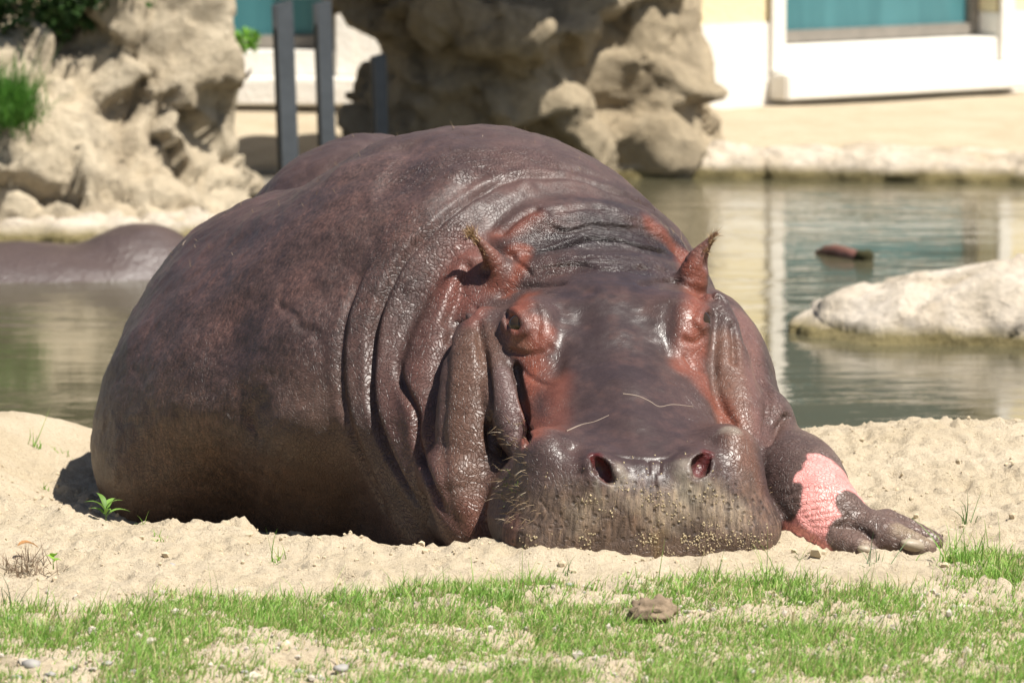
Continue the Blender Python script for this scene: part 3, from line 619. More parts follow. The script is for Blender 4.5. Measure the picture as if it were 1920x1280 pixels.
    mixc(body*smooth(-0.1, 0.5, n1 + .3*n2)*0.40, (0.122, 0.070, 0.058)); mixc(body*smooth(0.0, 0.5, -n1 + 0.4*n2)*0.5, (0.040, 0.027, 0.024))
    mixc(smooth(0.30, 0.0, V0[:, 2] + 0.10*n3)*body*0.75, (0.118, 0.080, 0.050))      # dusty lower flank
    mixc(smooth(0.50, 0.66, V0[:, 2])*smooth(0.9, 1.3, V0[:, 1])*0.5, (0.105, 0.076, 0.068))
    wet -= 0.0*body; crack += 0.25*smooth(0.32, 0.05, V0[:, 2]) - 0.25*body*smooth(0.2, 0.45, V0[:, 2])
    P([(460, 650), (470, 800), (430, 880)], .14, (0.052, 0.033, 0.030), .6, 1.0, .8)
    # neck folds
    for pth, col, s in (([(850, 520), (800, 640), (775, 760), (800, 860), (850, 980)], (0.135, 0.066, 0.052), .65), ([(880, 470), (850, 540), (880, 560)], (0.19, 0.066, 0.048), .6),
                        ([(720, 640), (730, 760), (770, 860), (810, 930)], (0.115, 0.064, 0.053), .6)): P(pth, .075, col, s, .9)
    P([(890, 640), (872, 740), (870, 850), (890, 960), (905, 1010)], .085, (0.145, 0.084, 0.058), .85, .8); P([(885, 950), (890, 1015)], .05, (0.18, 0.07, 0.045), .5, .9)
    P([(905, 575), (885, 600)], .035, (0.19, 0.075, 0.055), .7, .9)
    P([(1400, 600), (1410, 680), (1420, 800)], .07, (0.205, 0.112, 0.092), .8, .9); P([(1365, 640), (1370, 760), (1400, 860), (1420, 940)], .055, (0.175, 0.095, 0.065), .85, .8)
    P([(1440, 760), (1450, 800)], .08, (0.145, 0.085, 0.072), .7, .8)
    # head: dark slate skull and snout
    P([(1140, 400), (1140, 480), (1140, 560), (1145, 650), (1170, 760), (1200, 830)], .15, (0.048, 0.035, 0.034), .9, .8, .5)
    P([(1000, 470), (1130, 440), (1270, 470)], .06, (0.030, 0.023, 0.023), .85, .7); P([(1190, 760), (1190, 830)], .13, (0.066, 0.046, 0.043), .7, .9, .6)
    for pth, r, s in (([(985, 555), (965, 600), (980, 650), (1010, 640)], .045, .95), ([(1000, 690), (990, 760), (1000, 820)], .05, .9), ([(1040, 720), (1030, 800)], .055, .55), ([(1000, 600), (1025, 620)], .035, .8),
                      ([(1310, 545), (1300, 600), (1310, 650)], .045, .95), ([(1300, 680), (1330, 740), (1370, 790)], .045, .8), ([(1290, 630), (1275, 690)], .035, .7),
                      ([(960, 475), (985, 470), (975, 500), (950, 550)], .028, .85), ([(930, 440), (960, 430), (1000, 400)], .035, .55), ([(1215, 420), (1250, 450), (1300, 500)], .032, .8), ([(925, 530), (915, 480)], .05, .8), ([(1310, 510), (1320, 470)], .05, .8)):
        P(pth, r, (0.245, 0.078, 0.046), s*.95, 1.0, .4)
    P([(905, 480), (893, 455)], .045, (0.20, 0.098, 0.070), .8, .8); P([(1325, 465), (1335, 450)], .045, (0.18, 0.095, 0.075), .8, .8)
    P([(945, 700), (958, 760), (968, 810)], .030, (0.115, 0.072, 0.066), .9, .7); P([(985, 690), (988, 780), (980, 830)], .012, (0.22, 0.07, 0.045), .7, .9)
    P([(960, 640), (985, 650)], .022, (0.24, 0.12, 0.075), .7, .9)
    # lips
    P([(1000, 940), (1080, 960), (1150, 990), (1230, 1000), (1320, 980), (1420, 990), (1440, 1020), (1230, 1040), (1000, 1020)], .085, (0.165, 0.122, 0.090), .8, .8)
    P([(1090, 960), (1160, 930), (1230, 960), (1300, 940), (1370, 960)], .055, (0.36, 0.31, 0.235), .75, 1.0, .8)
    P([(960, 980), (955, 1020)], .04, (0.17, 0.09, 0.07), .8, .8); P([(1010, 850), (1000, 900)], .055, (0.085, 0.060, 0.055), .7, .8); P([(1400, 900), (1430, 960), (1450, 1010)], .04, (0.145, 0.098, 0.075), .8, .8)
    for pth, r in (([(1160, 875), (1165, 905), (1145, 920)], .020), ([(1118, 905), (1125, 930)], .015), ([(1283, 870), (1280, 900), (1295, 925)], .026), ([(1300, 895), (1325, 905)], .016), ([(1360, 810), (1375, 815)], .024)):
        P(pth, r, (0.33, 0.31, 0.25), .65, 1.0, .9)
    P([(1231, 1005), (1235, 1040)], .026, (0.24, 0.17, 0.07), .5, 1.0, .8)
    # nostrils, mouth slit: wet flesh
    for a, b in (((1116, 858), (1142, 896)), ((1326, 852), (1308, 886))): P([a, b], .020, (0.10, 0.020, 0.019), 1.0, .7, .0)
    pass
    # pale pink patch on the forearm
    pk = wt([(1545, 880), (1530, 930), (1505, 985)], .085, .25, .45); pk = np.maximum(pk, wt([(1550, 900), (1600, 925)], .045, .15, .3)); pk = np.maximum(pk, wt([(1480, 960), (1500, 1010), (1540, 1015)], .05, .15, .3))
    pk *= 1 - np.maximum(wt([(1600, 945), (1640, 965), (1700, 985)], .040, .15, .3), wt([(1595, 1000), (1640, 1010)], .05, .15, .3)); pk *= 1 - wt([(1470, 860), (1455, 920), (1470, 940)], .045, .15, .4); pk *= 1 - wt([(1500, 830), (1560, 850)], .042, .15, .4)
    mixc(smooth(0.2, 0.8, V0[:, 0]*4 - 1.7)*smooth(0.7, 0.5, V0[:, 1])*(1 - pk), (0.150, 0.105, 0.085)); pk *= smooth(.004, .012, HS.lip(*V0.T)); mixc(pk, (0.95, 0.44, 0.40)); mixc(pk*smooth(.1, .6, n1), (0.86, 0.33, 0.30)); 
    P([(1625, 1020)], .022, (0.36, 0.30, 0.22), .7, .8); P([(1690, 990), (1735, 1010)], .032, (0.36, 0.30, 0.20), .7, .8, .5)
    # surface masks
    face = wt([(1140, 560), (1150, 650), (1180, 760), (1200, 830)], .21, .7, .1)
    crack *= 1 - 0.85*face; wet += -0.10*face
    wet += 0.05*body; nape = wt([(990, 440), (1060, 430), (1130, 430), (1200, 440), (1270, 470)], .085, .6, .1); wr = np.maximum(nape, wt([(1000, 500), (1130, 500), (1270, 510)], .05, .6, .1)); wet -= 0.20*wr
    lipm = wt([(960, 980), (1080, 960), (1230, 960), (1380, 960), (1450, 1000)], .09, .6, .1); wet += 0.15*lipm; crack *= 1 - 0.6*lipm
    lipc = lipm
    crack = np.maximum(crack, 0.95*np.maximum(wt([(1490, 830), (1530, 900), (1540, 960)], .14, .5, 0), wt([(1450, 720), (1450, 790)], .09, .5, 0)))
    neck = np.zeros(len(V))
    for pth in ([(760, 430), (665, 650), (690, 850), (740, 980)], [(840, 450), (740, 600), (735, 770), (800, 930)], [(850, 540), (790, 720), (820, 880), (880, 1000)], [(890, 640), (870, 800), (900, 980)], [(780, 330), (880, 310), (1000, 300)]): neck = np.maximum(neck, wt(pth, .09, .6, .1))
    crack = np.maximum(crack, 0.9*neck); wet -= 0.04*neck
    fly = wt([(600, 450), (450, 560), (350, 700)], .45, .6, .1)*body
    me = mesh_from('hippo_skin', V, F)
    mixc(wt([(1140, 560), (1160, 680), (1190, 790)], .16, .8, .2)*smooth(.0, .45, n2 + .4*n1)*.28, (0.090, 0.052, 0.042))
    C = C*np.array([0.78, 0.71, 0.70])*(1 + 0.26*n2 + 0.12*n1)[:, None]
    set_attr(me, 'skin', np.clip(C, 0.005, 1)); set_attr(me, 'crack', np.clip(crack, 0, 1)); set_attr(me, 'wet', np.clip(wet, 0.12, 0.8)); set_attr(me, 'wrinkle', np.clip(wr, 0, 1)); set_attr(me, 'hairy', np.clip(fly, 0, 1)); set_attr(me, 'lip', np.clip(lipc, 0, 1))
    return me, V, F
def hippo_material():
    m = Mat('hippo_hide'); v = m.coord(); skin = m.attr('skin').outputs['Color']; crack = m.attr('crack').outputs['Fac']; wet = m.attr('wet').outputs['Fac']; wr = m.attr('wrinkle').outputs['Fac']; hairy = m.attr('hairy').outputs['Fac']
    wob = m.n('TexNoise'); wob.inputs['Scale'].default_value = 18; m.t.links.new(v, wob.inputs['Vector'])
    vv = m.n('VectorMath', operation='MULTIPLY_ADD'); m.t.links.new(wob.outputs[1], vv.inputs[0]); vv.inputs[1].default_value = (.05, .05, .05); m.t.links.new(v, vv.inputs[2])
    def vor(scale, stretch):
        mp = m.n('Mapping'); m.t.links.new(vv.outputs[0], mp.inputs[0]); mp.inputs['Scale'].default_value = stretch
        t = m.n('TexVoronoi', feature='DISTANCE_TO_EDGE'); t.inputs['Scale'].default_value = scale; m.t.links.new(mp.outputs[0], t.inputs['Vector']); return t.outputs[0]
    c1 = m.ramp(vor(120, (1.15, 1.0, 0.85)), [(0.0, 0.0), (0.09, 1.0)]); c2 = m.ramp(vor(42, (1.0, 1.0, 1.6)), [(0.0, 0.0), (0.12, 1.0)])
    cells = m.math('MULTIPLY', c1, m.math('MULTIPLY_ADD', c2, 0.6, 0.4)); inv = m.math('SUBTRACT', 1.0, cells)
    cr = m.math('MULTIPLY', inv, crack)
    streak = m.noise(1.0, 5, 0.65, m.coord((150, 150, 30), (0.25, 0.35, 0))); speck = m.noise(160, 3, 0.6, v)
    wl = m.noise(1.0, 4, 0.6, m.coord((26, 150, 240))); 
    hgt = m.math('ADD', m.math('MULTIPLY', cr, -1.0), m.math('MULTIPLY', speck, 0.10))
    hgt = m.math('ADD', hgt, m.math('MULTIPLY', m.math('MULTIPLY', wl, wr), 3.0)); hgt = m.math('ADD', hgt, m.math('MULTIPLY', m.math('MULTIPLY', streak, hairy), 0.9))
    col = m.mix(m.math('MULTIPLY', cr, 0.42), skin, m.mix(1.0, skin, (0.30, 0.24, 0.22), 'MULTIPLY'))
    col = m.mix(m.math('MULTIPLY', hairy, 0.8), col, m.mix(1.0, col, m.ramp(streak, [(0.32, (0.42, 0.40, 0.40)), (0.50, (1.0, 1.0, 1.0)), (0.68, (1.9, 1.75, 1.65))]), 'MULTIPLY'))
    lipa = m.attr('lip').outputs['Fac']; ls = m.noise(1.0, 5, 0.7, m.coord((95, 95, 16), (0, 0.12, 0))); pits = m.n('TexVoronoi', feature='F1'); pits.inputs['Scale'].default_value = 62; m.t.links.new(v, pits.inputs['Vector'])
    pit = m.math('MULTIPLY', m.ramp(pits.outputs[0], [(0.12, 1.0), (0.30, 0.0)]), lipa)
    col = m.mix(lipa, col, m.mix(1.0, col, m.ramp(ls, [(0.34, (0.42, 0.40, 0.40)), (0.5, (1.0, 1.0, 0.98)), (0.68, (1.75, 1.7, 1.55))]), 'MULTIPLY')); col = m.mix(m.math('MULTIPLY', pit, 0.6), col, (0.02, 0.014, 0.012))
    hgt = m.math('ADD', hgt, m.math('MULTIPLY', m.math('MULTIPLY', ls, lipa), 2.2)); hgt = m.math('SUBTRACT', hgt, m.math('MULTIPLY', pit, 1.2))
    col = m.mix(1.0, col, m.ramp(speck, [(0.25, 0.82), (0.6, 1.0), (0.8, 1.12)]), 'MULTIPLY')
    rg = m.math('ADD', m.math('ADD', wet, 0.05), m.math('MULTIPLY', m.math('SUBTRACT', m.noise(9, 4, 0.6, v), 0.5), 0.35))
    m.set(Base_Color=col, Roughness=m.math('MAXIMUM', rg, 0.22), Specular_IOR_Level=0.38, Normal=m.bump(hgt, 0.0012)); m.b.inputs['Subsurface Weight'].default_value = 0.0
    return m.m
hippo = link('hippopotamus', None); hippo.location = (0.0, 1.2, -0.08); tag(hippo, 'large brown hippopotamus asleep on the sand with a pink patch on its foreleg', 'hippo')
HIPPO_OFF = np.array(hippo.location)
hide_me, HV, HF = build_hippo(); hide = link('body', hide_me, hippo_material(), hippo)
def part(name, V, F, mat, parent=None, smooth_shade=True, kind=None):        # world coordinates -> child of the hippo
    par = parent or hippo; o = link(name, mesh_from(name, np.asarray(V) - (0 if parent else HIPPO_OFF), F, smooth_shade), mat, par)
    if kind: o['kind'] = kind
    return o
hide_me.transform(Matrix.Translation(-hippo.location))
from mathutils.bvhtree import BVHTree
_bv = BVHTree.FromPolygons(HV[HF].reshape(-1, 3).tolist() if False else HV.tolist(), HF[:len(HF)].tolist())
def on_hide(px, py):
    q = _bv.ray_cast(Vector((0, -CAM_D, CAM_H)), Vector(ray(px, py)).normalized())
    return (np.array(q[0]), np.array(q[1])) if q[0] is not None else (None, None)
def uv_ball(nu=16, nv=10):
    V = [(0, 0, 1)] + [(math.sin(math.pi*j/nv)*math.cos(2*math.pi*i/nu), math.sin(math.pi*j/nv)*math.sin(2*math.pi*i/nu), math.cos(math.pi*j/nv)) for j in range(1, nv) for i in range(nu)] + [(0, 0, -1)]
    F = [(0, 1 + i, 1 + (i+1) % nu) for i in range(nu)] + [(1 + j*nu + i, 1 + (j+1)*nu + i, 1 + (j+1)*nu + (i+1) % nu) for j in range(nv-2) for i in range(nu)] \
        + [(1 + j*nu + i, 1 + (j+1)*nu + (i+1) % nu, 1 + j*nu + (i+1) % nu) for j in range(nv-2) for i in range(nu)] + [(len(V)-1, 1 + (nv-2)*nu + (i+1) % nu, 1 + (nv-2)*nu + i) for i in range(nu)]
    return np.array(V), np.array(F)
def frame_to(n):                                                            # matrix whose z axis is n
    return np.array(Vector(n).to_track_quat('Z', 'Y').to_matrix())
eye_m = Mat('eyeball'); eye_m.set(Base_Color=(0.020, 0.012, 0.008), Roughness=0.05, Specular_IOR_Level=0.6)
iris_m = Mat('iris'); iris_m.set(Base_Color=(0.030, 0.018, 0.010), Roughness=0.10, Specular_IOR_Level=0.4)
BV, BF = uv_ball()
for c, n in EYES:
    look = n*0.6 + np.array([0, -0.8, 0.05]); look /= np.linalg.norm(look)
    e = part('eye', c + BV*0.0225, BF, eye_m.m); M = frame_to(look)
    cap = BV[BV[:, 2] > 0.80]; keep = np.where(BV[:, 2] > 0.80)[0]; mp = {k: i for i, k in enumerate(keep)}
    cf = np.array([[mp[a] for a in f] for f in BF if all(a in mp for a in f)])
    part('iris', (c + (cap*0.0232) @ M.T) - HIPPO_OFF, cf, iris_m.m, e)
# hoof-like nails
nail_m = Mat('toenail'); nv_ = nail_m.coord(); nail_m.set(Base_Color=nail_m.mix(nail_m.noise(28, 4, 0.6, nv_), (0.17, 0.135, 0.105), (0.34, 0.28, 0.19)), Roughness=0.5, Normal=nail_m.bump(nail_m.noise(90, 3, 0.6, nv_), 0.0015))
for px, py, sc, tilt in ((1630, 1026, (.018, .014, .010), 0.25), (1722, 1018, (.032, .017, .013), 0.25), (1750, 1012, (.016, .014, .012), 0.25)):
    p, n = on_hide(px, py)
    if p is None: p, n = at_y(px, py, .17), np.array([.5, -.6, .4])
    nn = np.array([0.55, -0.55, 0.45]); M = np.array(Matrix.Rotation(0.45, 3, 'Z') @ Matrix.Rotation(tilt, 3, 'Y'))
    part('toenail', p - nn*0.013 + (BV*np.array(sc)) @ M.T, BF, nail_m.m)
# hair: flat tapered strips joined per tuft
def strips(roots, dirs, lens, wid, bend=0.3, seg=3, side=None):
    V = []; F = []; n = len(roots); roots = np.asarray(roots); dirs = np.asarray(dirs); lens = np.asarray(lens); wid = np.asarray(wid)*np.ones(n)
    rnd = RNG.normal(size=(n, 3)); s = np.cross(dirs, rnd); s /= np.linalg.norm(s, axis=1, keepdims=True) + 1e-9
    if side is not None: s = side
    bd = RNG.normal(size=(n, 3))*bend*0.5 + np.array([0, 0, -bend*0.6])
    for k in range(seg + 1):
        t = k/seg; c = roots + dirs*(lens*t)[:, None] + bd*(lens*t*t)[:, None]; w = (wid*(1 - t)**0.8 + wid*0.05)[:, None]*s*0.5; V += [c - w, c + w]
    V = np.stack(V, 1); m = 2*(seg + 1); base = np.arange(n)[:, None, None]*m
    q = np.array([[2*k, 2*k+1, 2*k+3, 2*k+2] for k in range(seg)])[None]
    return V.reshape(-1, 3), (base + q).reshape(-1, 4)
hair_m = plain('bristle_hair', (0.23, 0.16, 0.09), 0.5, 0.4); tuft_m = plain('ear_hair', (0.42, 0.28, 0.15), 0.6, 0.3)
for pts, up in (([(884, 440), (893, 452), (905, 470), (915, 490)], (-.35, -.05, .9)), ([(1339, 446), (1333, 456), (1322, 470)], (.45, 0, .85))):
    R_ = []; D_ = []; L_ = []
    for i in range(190):
        k = min(len(pts) - 1, int(abs(RNG.normal())*1.3)); x, y = pts[k]; p, n = on_hide(x + RNG.normal()*4, y + RNG.normal()*5)
        if p is None: continue
        d = np.array(up)*(1.0 if k < 2 else .4) + n*0.5 + RNG.normal(size=3)*0.22; R_.append(p); D_.append(d/np.linalg.norm(d)); L_.append((0.026 if k == 0 else 0.013)*RNG.uniform(.5, 1.1))
    part('ear_hair', *strips(R_, D_, L_, 0.0013), tuft_m, kind='stuff')
R_ = []; D_ = []; L_ = []; G_ = []
for i in range(520):                                                          # lip bristles and grains of sand stuck to the lip
    x = RNG.uniform(945, 1462); y = RNG.uniform(905, 1045); p, n = on_hide(x, y)
    if p is None or n[1] > -0.1: continue
    if i % 3 == 0: d = n*0.8 + np.array([(x - 1230)/900, -.1, -.25]) + RNG.normal(size=3)*.2; R_.append(p); D_.append(d/np.linalg.norm(d)); L_.append(RNG.uniform(.006, .016)*(1.8 if x < 1040 else 1))
VN_ = lambda x, y: float(vnoise(np.array([x/38.]), np.array([y/26.]), np.array([0.]), 5)[0])
for i in range(2200):
    x = RNG.normal(1235, 85) if i % 2 else RNG.uniform(960, 1455); y = RNG.normal(960, 45) if i % 2 else RNG.uniform(1000, 1050); p, n = on_hide(x, y)
    if p is not None and n[1] < -0.1 and VN_(x, y) > RNG.uniform(-.1, .7): G_.append((p, RNG.uniform(.0008, .0021)))
for i in range(160):
    x = RNG.uniform(930, 995); y = RNG.uniform(790, 990); p, n = on_hide(x, y)
    if p is not None: d = n + RNG.normal(size=3)*.5 + np.array([-.5, -.2, 0]); R_.append(p); D_.append(d/np.linalg.norm(d)); L_.append(RNG.uniform(.012, .03))
part('lip_bristles', *strips(R_, D_, L_, 0.0011), hair_m, kind='stuff')
IV, IF = icosphere(1)
def scatter(cs, rs, jit=0.35, squash=(1, 1, 1)):                               # irregular little lumps joined
    n = len(cs); W = IV[None]*(1 + jit*RNG.uniform(-1, 1, size=(n, len(IV), 1)))*np.asarray(rs)[:, None, None]*np.asarray(squash)*RNG.uniform(.7, 1.3, size=(n, 1, 3)) + np.asarray(cs)[:, None]
    return W.reshape(-1, 3), (IF[None] + (np.arange(n)*len(IV))[:, None, None]).reshape(-1, 3)
grain_m = plain('dry_sand_grains', (0.46, 0.37, 0.23), 0.9, 0.2)
part('stuck_sand', *scatter([g[0] for g in G_], [g[1] for g in G_]), grain_m, kind='stuff', smooth_shade=False)
R_ = []; D_ = []; L_ = []
for i in range(1500):                                                          # sparse short hair on the back
    k = RNG.integers(0, len(HV)); p = HV[k]
    if p[2] < 0.42 or p[1] < 1.0: continue
    R_.append(p); d = np.array([RNG.normal()*.3 - .3, RNG.normal()*.3, 1.0]); D_.append(d/np.linalg.norm(d)); L_.append(RNG.uniform(.008, .022))
part('back_hair', *strips(R_, D_, L_, 0.0010), hair_m, kind='stuff')
# ---------------------------------------------------------------- small things on the sand
def gz1(p): return float(ground_z(np.array([p[0]]), np.array([p[1]]))[0])
def on_ground(px, py):
    p = at_z(px, py, 0.0)
    for _ in range(6): p = at_z(px, py, gz1(p))
    return p
leaf = {}
def leaf_mat(name, translucent=0.35):
    m = Mat(name); c = m.attr('tint').outputs['Color']; m.set(Base_Color=c, Roughness=0.55, Specular_IOR_Level=0.3)
    tr = m.n('BsdfTranslucent'); m.put(c, tr.inputs[0]); mx = m.n('MixShader'); mx.inputs[0].default_value = translucent
    m.t.links.new(m.b.outputs[0], mx.inputs[1]); m.t.links.new(tr.outputs[0], mx.inputs[2]); m.t.links.new(mx.outputs[0], m.t.nodes['Material Output'].inputs[0]); return m.m
grass_m = leaf_mat('grass_blade'); foliage_m = leaf_mat('foliage_leaf', 0.3)
def blades(P, L, wid, lean=0.35, bend=0.5, tilt=None, seg=3, cols=None, dry=0.2):
    n = len(P); az = RNG.uniform(0, 2*math.pi, n); ln = np.abs(RNG.normal(0, lean, n))
    D = np.stack([np.cos(az)*ln, np.sin(az)*ln, np.ones(n)], 1)
    if tilt is not None: D += tilt
    D /= np.linalg.norm(D, axis=1, keepdims=True)
    fa = RNG.uniform(-0.9, 0.9, n); side = np.stack([np.cos(fa), np.sin(fa), 0*fa], 1)
    V, F = strips(P, D, L, wid, bend, seg, side)
    g = RNG.uniform(0, 1, n)[:, None]; c = np.array([0.130, 0.285, 0.038])*(1 - g) + np.array([0.330, 0.500, 0.110])*g
    d = RNG.uniform(0, 1, n) < dry; c[d] = np.array([0.54, 0.46, 0.24])*RNG.uniform(.7, 1.1, (int(d.sum()), 1))
    if cols is not None: c = cols*RNG.uniform(.75, 1.2, (n, 1))
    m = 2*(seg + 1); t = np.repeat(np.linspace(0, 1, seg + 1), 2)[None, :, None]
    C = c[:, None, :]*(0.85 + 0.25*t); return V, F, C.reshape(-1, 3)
def tinted(name, V, F, C, mat, parent=None, loc=None):
    off = np.array(loc) if loc is not None else 0; me = mesh_from(name, V - off, F, False); set_attr(me, 'tint', C); return link(name, me, mat, parent, loc)
# lawn
n0 = 420000; X = RNG.uniform(-1.25, 1.35, n0); Y = RNG.uniform(-1.75, .35, n0)
edge = np.interp(X, [-1.2, -.75, -.5, -.2, -.05, .25, .5, .62, .75, .85, 1.0, 1.35], [-.56, -.52, -.50, -.47, -.36, -.36, -.30, -.36, -.28, -.06, .06, .16])
wv_ = fbm(X*5, Y*5, 0*X, 3, 71); dens = smooth(.10, -.10, Y - edge - .13*wv_)
dens *= 0.14 + 0.86*smooth(-.24, .24, fbm(X*6.5, Y*6, 0*X, 3, 73) + .18)
for cx, cy, rx, ry in ((.11, -.50, .10, .07), (.20, -.53, .05, .05), (-.85, -1.16, .28, .10), (-.40, -1.12, .13, .10), (.75, -.45, .06, .06), (.30, -.95, .10, .05), (.60, -.75, .08, .05)): dens *= 1 - .85*np.exp(-(((X - cx)/rx)**2 + ((Y - cy)/ry)**2)**2)
keep = RNG.uniform(0, 1, n0) < dens*0.80; X = X[keep]; Y = Y[keep]; Z = ground_z(X, Y)
Lh = RNG.gamma(6, .0039, len(X))*(0.75 + .45*smooth(-.2, .3, fbm(X*6, Y*6, 0*X, 2, 75)))
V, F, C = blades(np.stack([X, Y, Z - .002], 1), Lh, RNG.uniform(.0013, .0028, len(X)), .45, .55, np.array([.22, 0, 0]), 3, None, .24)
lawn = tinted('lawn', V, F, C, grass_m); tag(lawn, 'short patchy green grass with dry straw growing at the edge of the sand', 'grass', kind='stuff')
# single tufts
TUFTS = ['low brownish-green grass tuft at the lawn edge, in front of the sand mound', 'wide green grass tuft on the sand in front of the hippo\'s neck folds', 'narrow grass tuft beside the wide tuft, in front of the cheek', 'big grass tuft in front of the hippo\'s mouth corner',
         'small grass tuft just behind the bare patch of sand in the lawn', 'tall thin grass tuft below the corner of the hippo\'s lip', 'dense grass tuft in front of the pink foreleg', 'sparse grass tuft in front of the middle of the lip', 'grass tuft in front of the hippo\'s toes',
         'tall grass tuft beside the hippo\'s outermost toe', 'large lush grass tuft on the sand past the hippo\'s foot', 'round grass tuft with a brown base beside the gravel patch', 'dark green tuft standing in the middle of the lawn beyond the soil clod', 'short grass tuft next to the fuzzy soil clod']
for k, (px, py, nb, ht, sp) in enumerate(((500, 1152, 90, .036, .045), (655, 1142, 110, .045, .038), (752, 1126, 90, .042, .030), (940, 1132, 120, .050, .045), (1000, 1118, 70, .040, .026), (1440, 1102, 60, .060, .035), (1500, 1112, 110, .046, .040), (1275, 1120, 60, .036, .04),
                                     (1660, 1128, 100, .045, .05), (1800, 1050, 140, .060, .042), (1860, 1085, 140, .055, .06), (265, 1238, 130, .042, .035), (1700, 1190, 120, .042, .04), (1000, 1170, 70, .04, .03))):
    c = on_ground(px, py); q = RNG.normal(size=(nb, 2))*sp*.5; xs = c[0] + q[:, 0]; ys = c[1] + q[:, 1]*.8; zs_ = ground_z(xs, ys)
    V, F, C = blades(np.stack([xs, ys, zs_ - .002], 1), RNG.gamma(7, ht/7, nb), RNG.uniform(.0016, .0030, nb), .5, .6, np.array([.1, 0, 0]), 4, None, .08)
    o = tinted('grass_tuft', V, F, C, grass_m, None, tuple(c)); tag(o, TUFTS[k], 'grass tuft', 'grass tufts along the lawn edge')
# weeds with broad leaves: stem + leaves
def leaf_mesh(L, w, seg=6):
    V = []; F = []
    for k in range(seg + 1):
        t = k/seg; h = w*math.sin(math.pi*min(1, t**.75*1.0))*(1 if t < 1 else 0)*.5 + 1e-4; z = .18*L*math.sin(t*2.6) - .25*L*t*t
        V += [(L*t, -h, z + h*.35), (L*t, 0, z), (L*t, h, z + h*.35)]
    for k in range(seg): a = 3*k; F += [(a, a+1, a+4, a+3), (a+1, a+2, a+5, a+4)]
    return np.array(V), np.array(F)
def weed(px, py, h, leaves, L, w, label, col=(0.15, 0.27, 0.05), z=None):
    b = on_ground(px, py) if z is None else z; o = link('weed', None, loc=tuple(b)); tag(o, label, 'weed')
    V, F = strips([(0, 0, -.005), (0.0005, .001, -.005)], [(0, 0, 1), (.02, 0, 1)], [h + .005, h + .004], .0026, .1, 3, np.array([[1., 0, 0], [0, 1., 0]])); me = mesh_from('stem', V, F, False); set_attr(me, 'tint', np.tile(np.array(col)*(.8, .7, .8), (len(V), 1))); link('stem', me, foliage_m, o)
    LV, LF = leaf_mesh(L, w)
    for k in range(leaves):
        a = k*2.4 + .3; up = .35 + .5*(k/leaves); R3 = np.array(Matrix.Rotation(a, 3, 'Z') @ Matrix.Rotation(-up, 3, 'Y')); sc = RNG.uniform(.7, 1.1)
        V = (LV*sc) @ R3.T + np.array((0, 0, h*(.45 + .55*k/max(1, leaves - 1)))); me = mesh_from('leaf', V, LF); set_attr(me, 'tint', np.tile(np.array(col)*RNG.uniform(.8, 1.2), (len(V), 1))); link('leaf', me, foliage_m, o)
    return o
weed(198, 982, .030, 7, .055, .014, 'leafy green weed on the sand beside the hippo\'s haunch')
weed(1857, 800, .022, 6, .030, .012, 'short leafy weed on the sand crest beside the water, right of two thin blades')
weed(1566, 797, .030, 4, .024, .007, 'tiny green seedling on the sand crest behind the hippo\'s foreleg', (0.16, 0.34, 0.05))
weed(100, 1062, .018, 3, .022, .020, 'small round-leaved seedling next to the dry plant litter', (0.23, 0.42, 0.05))
def sprout(px, py, nb, ht, label, spread=.012, col=None, lean=.5):
    c = on_ground(px, py); q = RNG.normal(size=(nb, 2))*spread; xs = c[0] + q[:, 0]; ys = c[1] + q[:, 1]
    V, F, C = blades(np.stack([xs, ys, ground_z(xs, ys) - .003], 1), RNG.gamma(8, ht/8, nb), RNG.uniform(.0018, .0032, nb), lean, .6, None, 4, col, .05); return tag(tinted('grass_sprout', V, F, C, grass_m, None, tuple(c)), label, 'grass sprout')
sprout(66, 832, 16, .045, 'grass sprout on the open sand near the pool, taller than its neighbours'); sprout(118, 838, 10, .028, 'short grass sprout on the sand between the tall sprout and the hippo'); sprout(85, 878, 9, .026, 'sparse grass sprout on the sand below the tall sprout', .007)
sprout(272, 985, 5, .036, 'single bent grass blade at the edge of the hippo\'s shadow', .004); sprout(300, 1010, 16, .022, 'low trailing grass sprout on sand under the belly shadow', .009); sprout(515, 1058, 14, .045, 'upright grass sprout in front of the sand mound by the belly', .012); sprout(440, 978, 7, .028, 'little grass sprout on top of the sand mound by the belly', .008)
sprout(1772, 782, 4, .050, 'two thin grass blades on the sand crest against the water', .004, None, .3); sprout(1810, 985, 7, .085, 'tall thin grass blades beside the hippo\'s toes', .008, np.array([0.13, 0.22, 0.07]), .35); sprout(1500, 1045, 7, .035, 'flat lying grass blades in front of the pink foreleg', .006, np.array([.16, .24, .08]), 1.6)
sprout(1640, 1060, 12, .05, 'bluish grass sprout on the sand in front of the hippo\'s foot', .012, np.array([.13, .23, .10]), .8); sprout(20, 1130, 8, .10, 'long grey-green grass stems leaning over the lawn edge', .008, np.array([.12, .17, .09]), .7)
sprout(1330, 1078, 5, .04, 'thin grass sprout close under the hippo\'s lip', .005); sprout(1065, 1075, 8, .040, 'thin grass blades in the sand before the muzzle', .010, np.array([.15, .24, .08]), .7)
